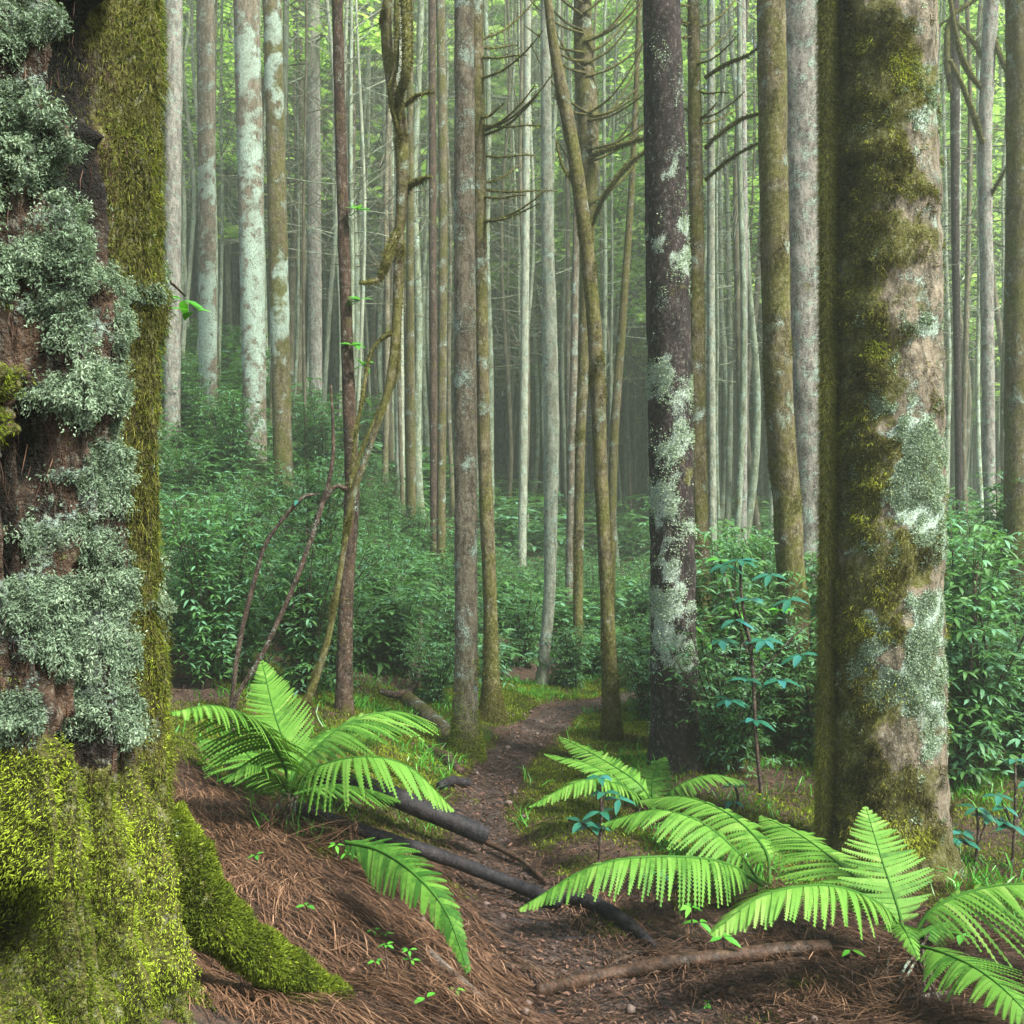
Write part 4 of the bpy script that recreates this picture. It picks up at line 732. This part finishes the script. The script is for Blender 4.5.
for x, y, d, l, lb, lm in ((598,872,4.4,.075,'seedling with drooping blue-teal leaves right of the path, beside the back fern','teal'),(655,912,3.9,.06,'small teal seedling under the long left-reaching frond','teal'),(975,868,4.3,.075,'teal-leaved seedling right of the foot of the big mossy trunk','teal'),(1012,870,4.3,.07,'teal-leaved seedling at the right edge above the largest fern','teal'),(735,812,5.2,.06,'little blue-leaved seedling behind the broad fronds','teal')):
    b = hit(x, y, height); dd = b[1]; hh = {598: 95, 655: 40, 975: 60, 1012: 110, 735: 28}[x]
    lp = [(x + rng.uniform(-6, 6), y - hh, 5)] + [(x + rng.uniform(-28, 28), y - hh * rng.uniform(.35, .95), 4) for _ in range({598: 5, 655: 0, 975: 5, 1012: 6, 735: 1}[x])]
    st = [[(x, y, dd, 3), (x + 3, y - hh * .5, dd, 3), (lp[0][0], y - hh, dd, 2)]] + [[(x + 2, y - hh * .35, dd, 2), (q[0], q[1], dd, 1.5)] for q in lp[1:]]
    sapling(st, lb, lp, lm=lm, name='seedling', L=l, cat='seedling')
for x, y, hh, l, n_l, lb in ((212,955,18,.035,6,'little green seedling sprouting on the mossy root'),(425,1012,14,.035,2,'single green leaf sprouting from the needles at the bottom'),(408,975,25,.02,5,'tiny green sprig on the needle bank'),(385,985,40,.02,5,'tiny sprig of pale green leaves below the hanging frond'),
        (690,945,38,.05,4,'green seedling between the path and the largest fern'),(722,965,28,.055,3,'green seedling left of the largest fern'),(708,1012,10,.055,2,'dark green round leaf low beside the stripped log'),(850,1000,50,.035,3,'thin seedling in the dark under the largest fern'),
        (335,865,20,.03,4,'green sprout below the thick black log'),(255,870,15,.03,3,'small green sprout under the left fern'),(305,918,12,.03,3,'green sprout on the reddish needles'),(455,1000,10,.025,3,'green sprout beside the pale grey stick'),(960,955,20,.06,3,'teal green seedling right of the largest fern'),(372,940,10,.02,5,'pale sprig on the slope of needles')):
    b = hit(x, y, height); dd = b[1]
    sapling([[(x, y, dd, 2), (x + 2, y - hh * .5, dd, 2), (x + rng.uniform(-4, 4), y - hh, dd, 1.2)]], lb, [(x + 1, y - hh, n_l)] + ([(x + rng.uniform(-14, 14), y - hh * .6, n_l - 1)] if n_l > 3 else []), name='seedling', L=l, cat='seedling')
# leafy sprays on trunks
for x, y, d, l, n_l, lb in ((182,300,2.3,.05,6,'leafy green sprig jutting from the flank of the huge tree'),):
    sapling([[(150,268,2.1,3),(168,280,2.2,3),(185,296,2.3,2)]], lb, [(x, y, n_l), (192, 312, 3)], L=l, name='sprig', cat='sprig')
for (x, y) in ((358,210),(360,300),(362,365),(352,345)):
    mb = MB(); k = 8; az = rng.random(k) * 6.28; D = np.c_[np.cos(az), np.sin(az) * .5, rng.uniform(-.2, .6, k)]; leaves(mb, np.tile(W(x, y, 5.95), (k, 1)), D, np.tile([0, -.4, 1.], (k, 1)), .085, .036, rng.uniform(.5, 1, k)); V, Q, T = tube(np.array([W(350, y + 6, 6.0), W(x, y, 5.95)]), [.004, .002], 5); mb.add(V, Q=Q, T=T)
    mb.build('leaf_spray', M['bright'], t1[0], t1[1])

# ---------------------------------------------------------------- ground cover
def sample_ground(n, x0, x1, y0, y1):
    y = np.sqrt(rng.uniform(y0 ** 2, y1 ** 2, n)); u = rng.uniform(x0, x1, n); x = u * y; return x, y
# moss
x, y = sample_ground(650000, -.55, .55, 2.0, 9.5); mfv = moss_field(x, y); keep = rng.random(len(x)) < np.clip((mfv - .2) * 2.4, 0, 1); x, y = x[keep], y[keep]; n = len(x); z = height(x, y); P = np.c_[x, y, z - .002]
cl = np.clip(fbm(P * [16, 16, 0] + 1, 2) + .4, 0, 1); mb = MB(); D = unit(rdir(n) * .7 + [0, 0, 1]); P[:, 2] += cl * .02 * rng.random(n)
bent(mb, P, D, unit(D + rdir(n) * .6), rng.uniform(.010, .022, n) * (y / 4) ** .4, rng.uniform(.003, .006, n) * (y / 4) ** .5, np.clip(.5 + .35 * fbm(P * 3, 2) + rng.normal(0, .2, n), 0, 1)); tag(mb.build('ground_moss', M['moss']), 'bright green moss carpeting the banks along the path', kind='stuff')
# reddish needles
n0 = 150000; x, y = sample_ground(n0, -.52, .52, 1.9, 6.5); pd = pathdist(x, y); q = x / y
wgt = sstep(.25, -.15, q + 0 * y) * sstep(4.6, 3.4, y) + .55 * sstep(.12, .3, q) * sstep(4.6, 3.6, y) + .25 * (y < 3.4)
keep = (rng.random(n0) < wgt * sstep(-.25, .15, pd + .15 * (y < 3.2))); x, y = x[keep], y[keep]; n = len(x)
e_ = .05; gxv = (hbase(x + e_, y) - hbase(x - e_, y)) / (2 * e_); gyv = (hbase(x, y + e_) - hbase(x, y - e_)) / (2 * e_)
fl = fbm(np.c_[x * 2.2, y * 2.2, 0 * x], 2) * 1.3; dn = unit(np.c_[-gxv * 1.0 + .35, -gyv - .35]); ang = np.arctan2(dn[:, 1], dn[:, 0]) + fl + rng.normal(0, .5, n)
D = np.c_[np.cos(ang), np.sin(ang), 0 * x]; mb = MB(); P = np.c_[x, y, height(x, y) + .004]
ribbons(mb, P, D, rng.uniform(.05, .17, n), rng.uniform(.0016, .0034, n), np.clip(rng.normal(.5, .25, n), 0, 1), .35, 4, hug=rng.uniform(.001, .022, n)); tag(mb.build('fallen_needles', M['needle']), 'thick layer of long reddish brown fallen needles on the bank', kind='stuff')
# leaf litter, chips, pebbles
n = 60000; x, y = sample_ground(n, -.5, .5, 2.2, 9); pd = pathdist(x, y); keep = rng.random(n) < (.25 + .75 * sstep(.3, -.1, pd)); x, y = x[keep], y[keep]; n = len(x); mb = MB()
az = rng.random(n) * 6.28; D = np.c_[np.cos(az), np.sin(az), rng.normal(0, .25, n)]; leaves(mb, np.c_[x, y, height(x, y) + .008 + .012 * (pd[keep] < 0)], D, rdir(n, 1.6), rng.uniform(.008, .03, n), rng.uniform(.004, .013, n), np.clip(rng.normal(.45, .3, n), 0, 1), .1, .25, st=((0, .3), (.5, 1), (1, .3)))
tag(mb.build('leaf_litter', M['litter']), 'brown leaf and bark litter scattered over the path', kind='stuff')
n = 20000; x, y = sample_ground(n, -.35, .5, 2.2, 7); keep = rng.random(n) < .35 + .65 * (pathdist(x, y) < .1); x, y = x[keep], y[keep]; n = len(x); mb = MB(); az = rng.normal(.0, .7, n)
ribbons(mb, np.c_[x, y, height(x, y) + .01], np.c_[np.cos(az), np.sin(az), 0 * x], rng.uniform(.06, .3, n), rng.uniform(.002, .006, n), np.clip(rng.normal(.3, .25, n), 0, 1), .5, 5, hug=rng.uniform(.004, .018, n)); tag(mb.build('fallen_twigs', M['litter']), 'fine dark twigs and rootlets littering the hollow path', kind='stuff')
ico = np.array([(0,0,1),(.89,0,.45),(.28,.85,.45),(-.72,.53,.45),(-.72,-.53,.45),(.28,-.85,.45),(.72,.53,-.45),(-.28,.85,-.45),(-.89,0,-.45),(-.28,-.85,-.45),(.72,-.53,-.45),(0,0,-1)])
icf = np.array([(0,1,2),(0,2,3),(0,3,4),(0,4,5),(0,5,1),(1,6,2),(2,7,3),(3,8,4),(4,9,5),(5,10,1),(2,6,7),(3,7,8),(4,8,9),(5,9,10),(1,10,6),(6,11,7),(7,11,8),(8,11,9),(9,11,10),(10,11,6)])
mb = MB(); m_, t, b = newmat('pebble'); t.links.new(mixc(t, attr(t, 'tone'), (.05, .03, .028), (.14, .095, .08)), b.inputs['Base Color']); b.inputs['Roughness'].default_value = .7
for i in range(60):
    y = rng.uniform(2.4, 8); k = np.argmin(abs(PC[:, 1] - y)); x = PC[k, 0] + rng.normal(0, .22); r_ = rng.uniform(.004, .02) * (1.6 if rng.random() < .1 else 1)
    mb.add(ico * r_ * rng.uniform(.6, 1.3, 3) * (1 + rng.normal(0, .12, (12, 1))) + [x, y, H1(x, y) + .012 + r_ * .2], T=icf, tone=np.full(12, rng.random()))
tag(mb.build('pebbles', m_), 'small pebbles lying in the footpath soil', kind='stuff')
# grass-like weeds along the path edge and at the foot of the trunks
n = 70000; x, y = sample_ground(n, -.45, .55, 3.6, 12); pd = pathdist(x, y); nz = fbm(np.c_[x * 1.7, y * 1.7, 0 * x + 4], 2); keep = (pd > .05) & (rng.random(n) < sstep(-.1, .5, nz)); x, y = x[keep], y[keep]; n = len(x); mb = MB()
D = rdir(n, 1.4); bent(mb, np.c_[x, y, height(x, y)], D, unit(D + rdir(n) * .8 + [0, 0, -.6]), rng.uniform(.05, .16, n), rng.uniform(.003, .008, n), rng.uniform(.1, .8, n)); tag(mb.build('weeds', M['bright']), 'low green weeds and grass tufts beside the path', kind='stuff')

# ---------------------------------------------------------------- haze
HZ = True
if HZ:
    x0, x1, y0, y1, z0, z1 = -158, 158, -158, 165, float(gz.min()) - 1, float(max(gz.max(), 34)) + 6
    Vh = np.array([(a_, b, c_) for c_ in (z0, z1) for b in (y0, y1) for a_ in (x0, x1)]); Qh = [(0, 2, 3, 1), (4, 5, 7, 6), (0, 1, 5, 4), (2, 6, 7, 3), (0, 4, 6, 2), (1, 3, 7, 5)]
    m, t, b = newmat('haze'); t.nodes.remove(b); pv = N(t, 'ShaderNodeVolumePrincipled', ins={'Density': .005, 'Color': (.88, 1.0, .80, 1), 'Anisotropy': .2}); t.links.new(pv.outputs[0], t.nodes['Material Output'].inputs['Volume'])
    tag(MB().add(Vh, Q=Qh).build('haze', m, smooth=False), 'pale damp haze hanging between the far trunks', kind='stuff')
for r in sproto + protos:
    if r.location.y < -50:
        for ch in list(r.children): bpy.data.objects.remove(ch)
        bpy.data.objects.remove(r)
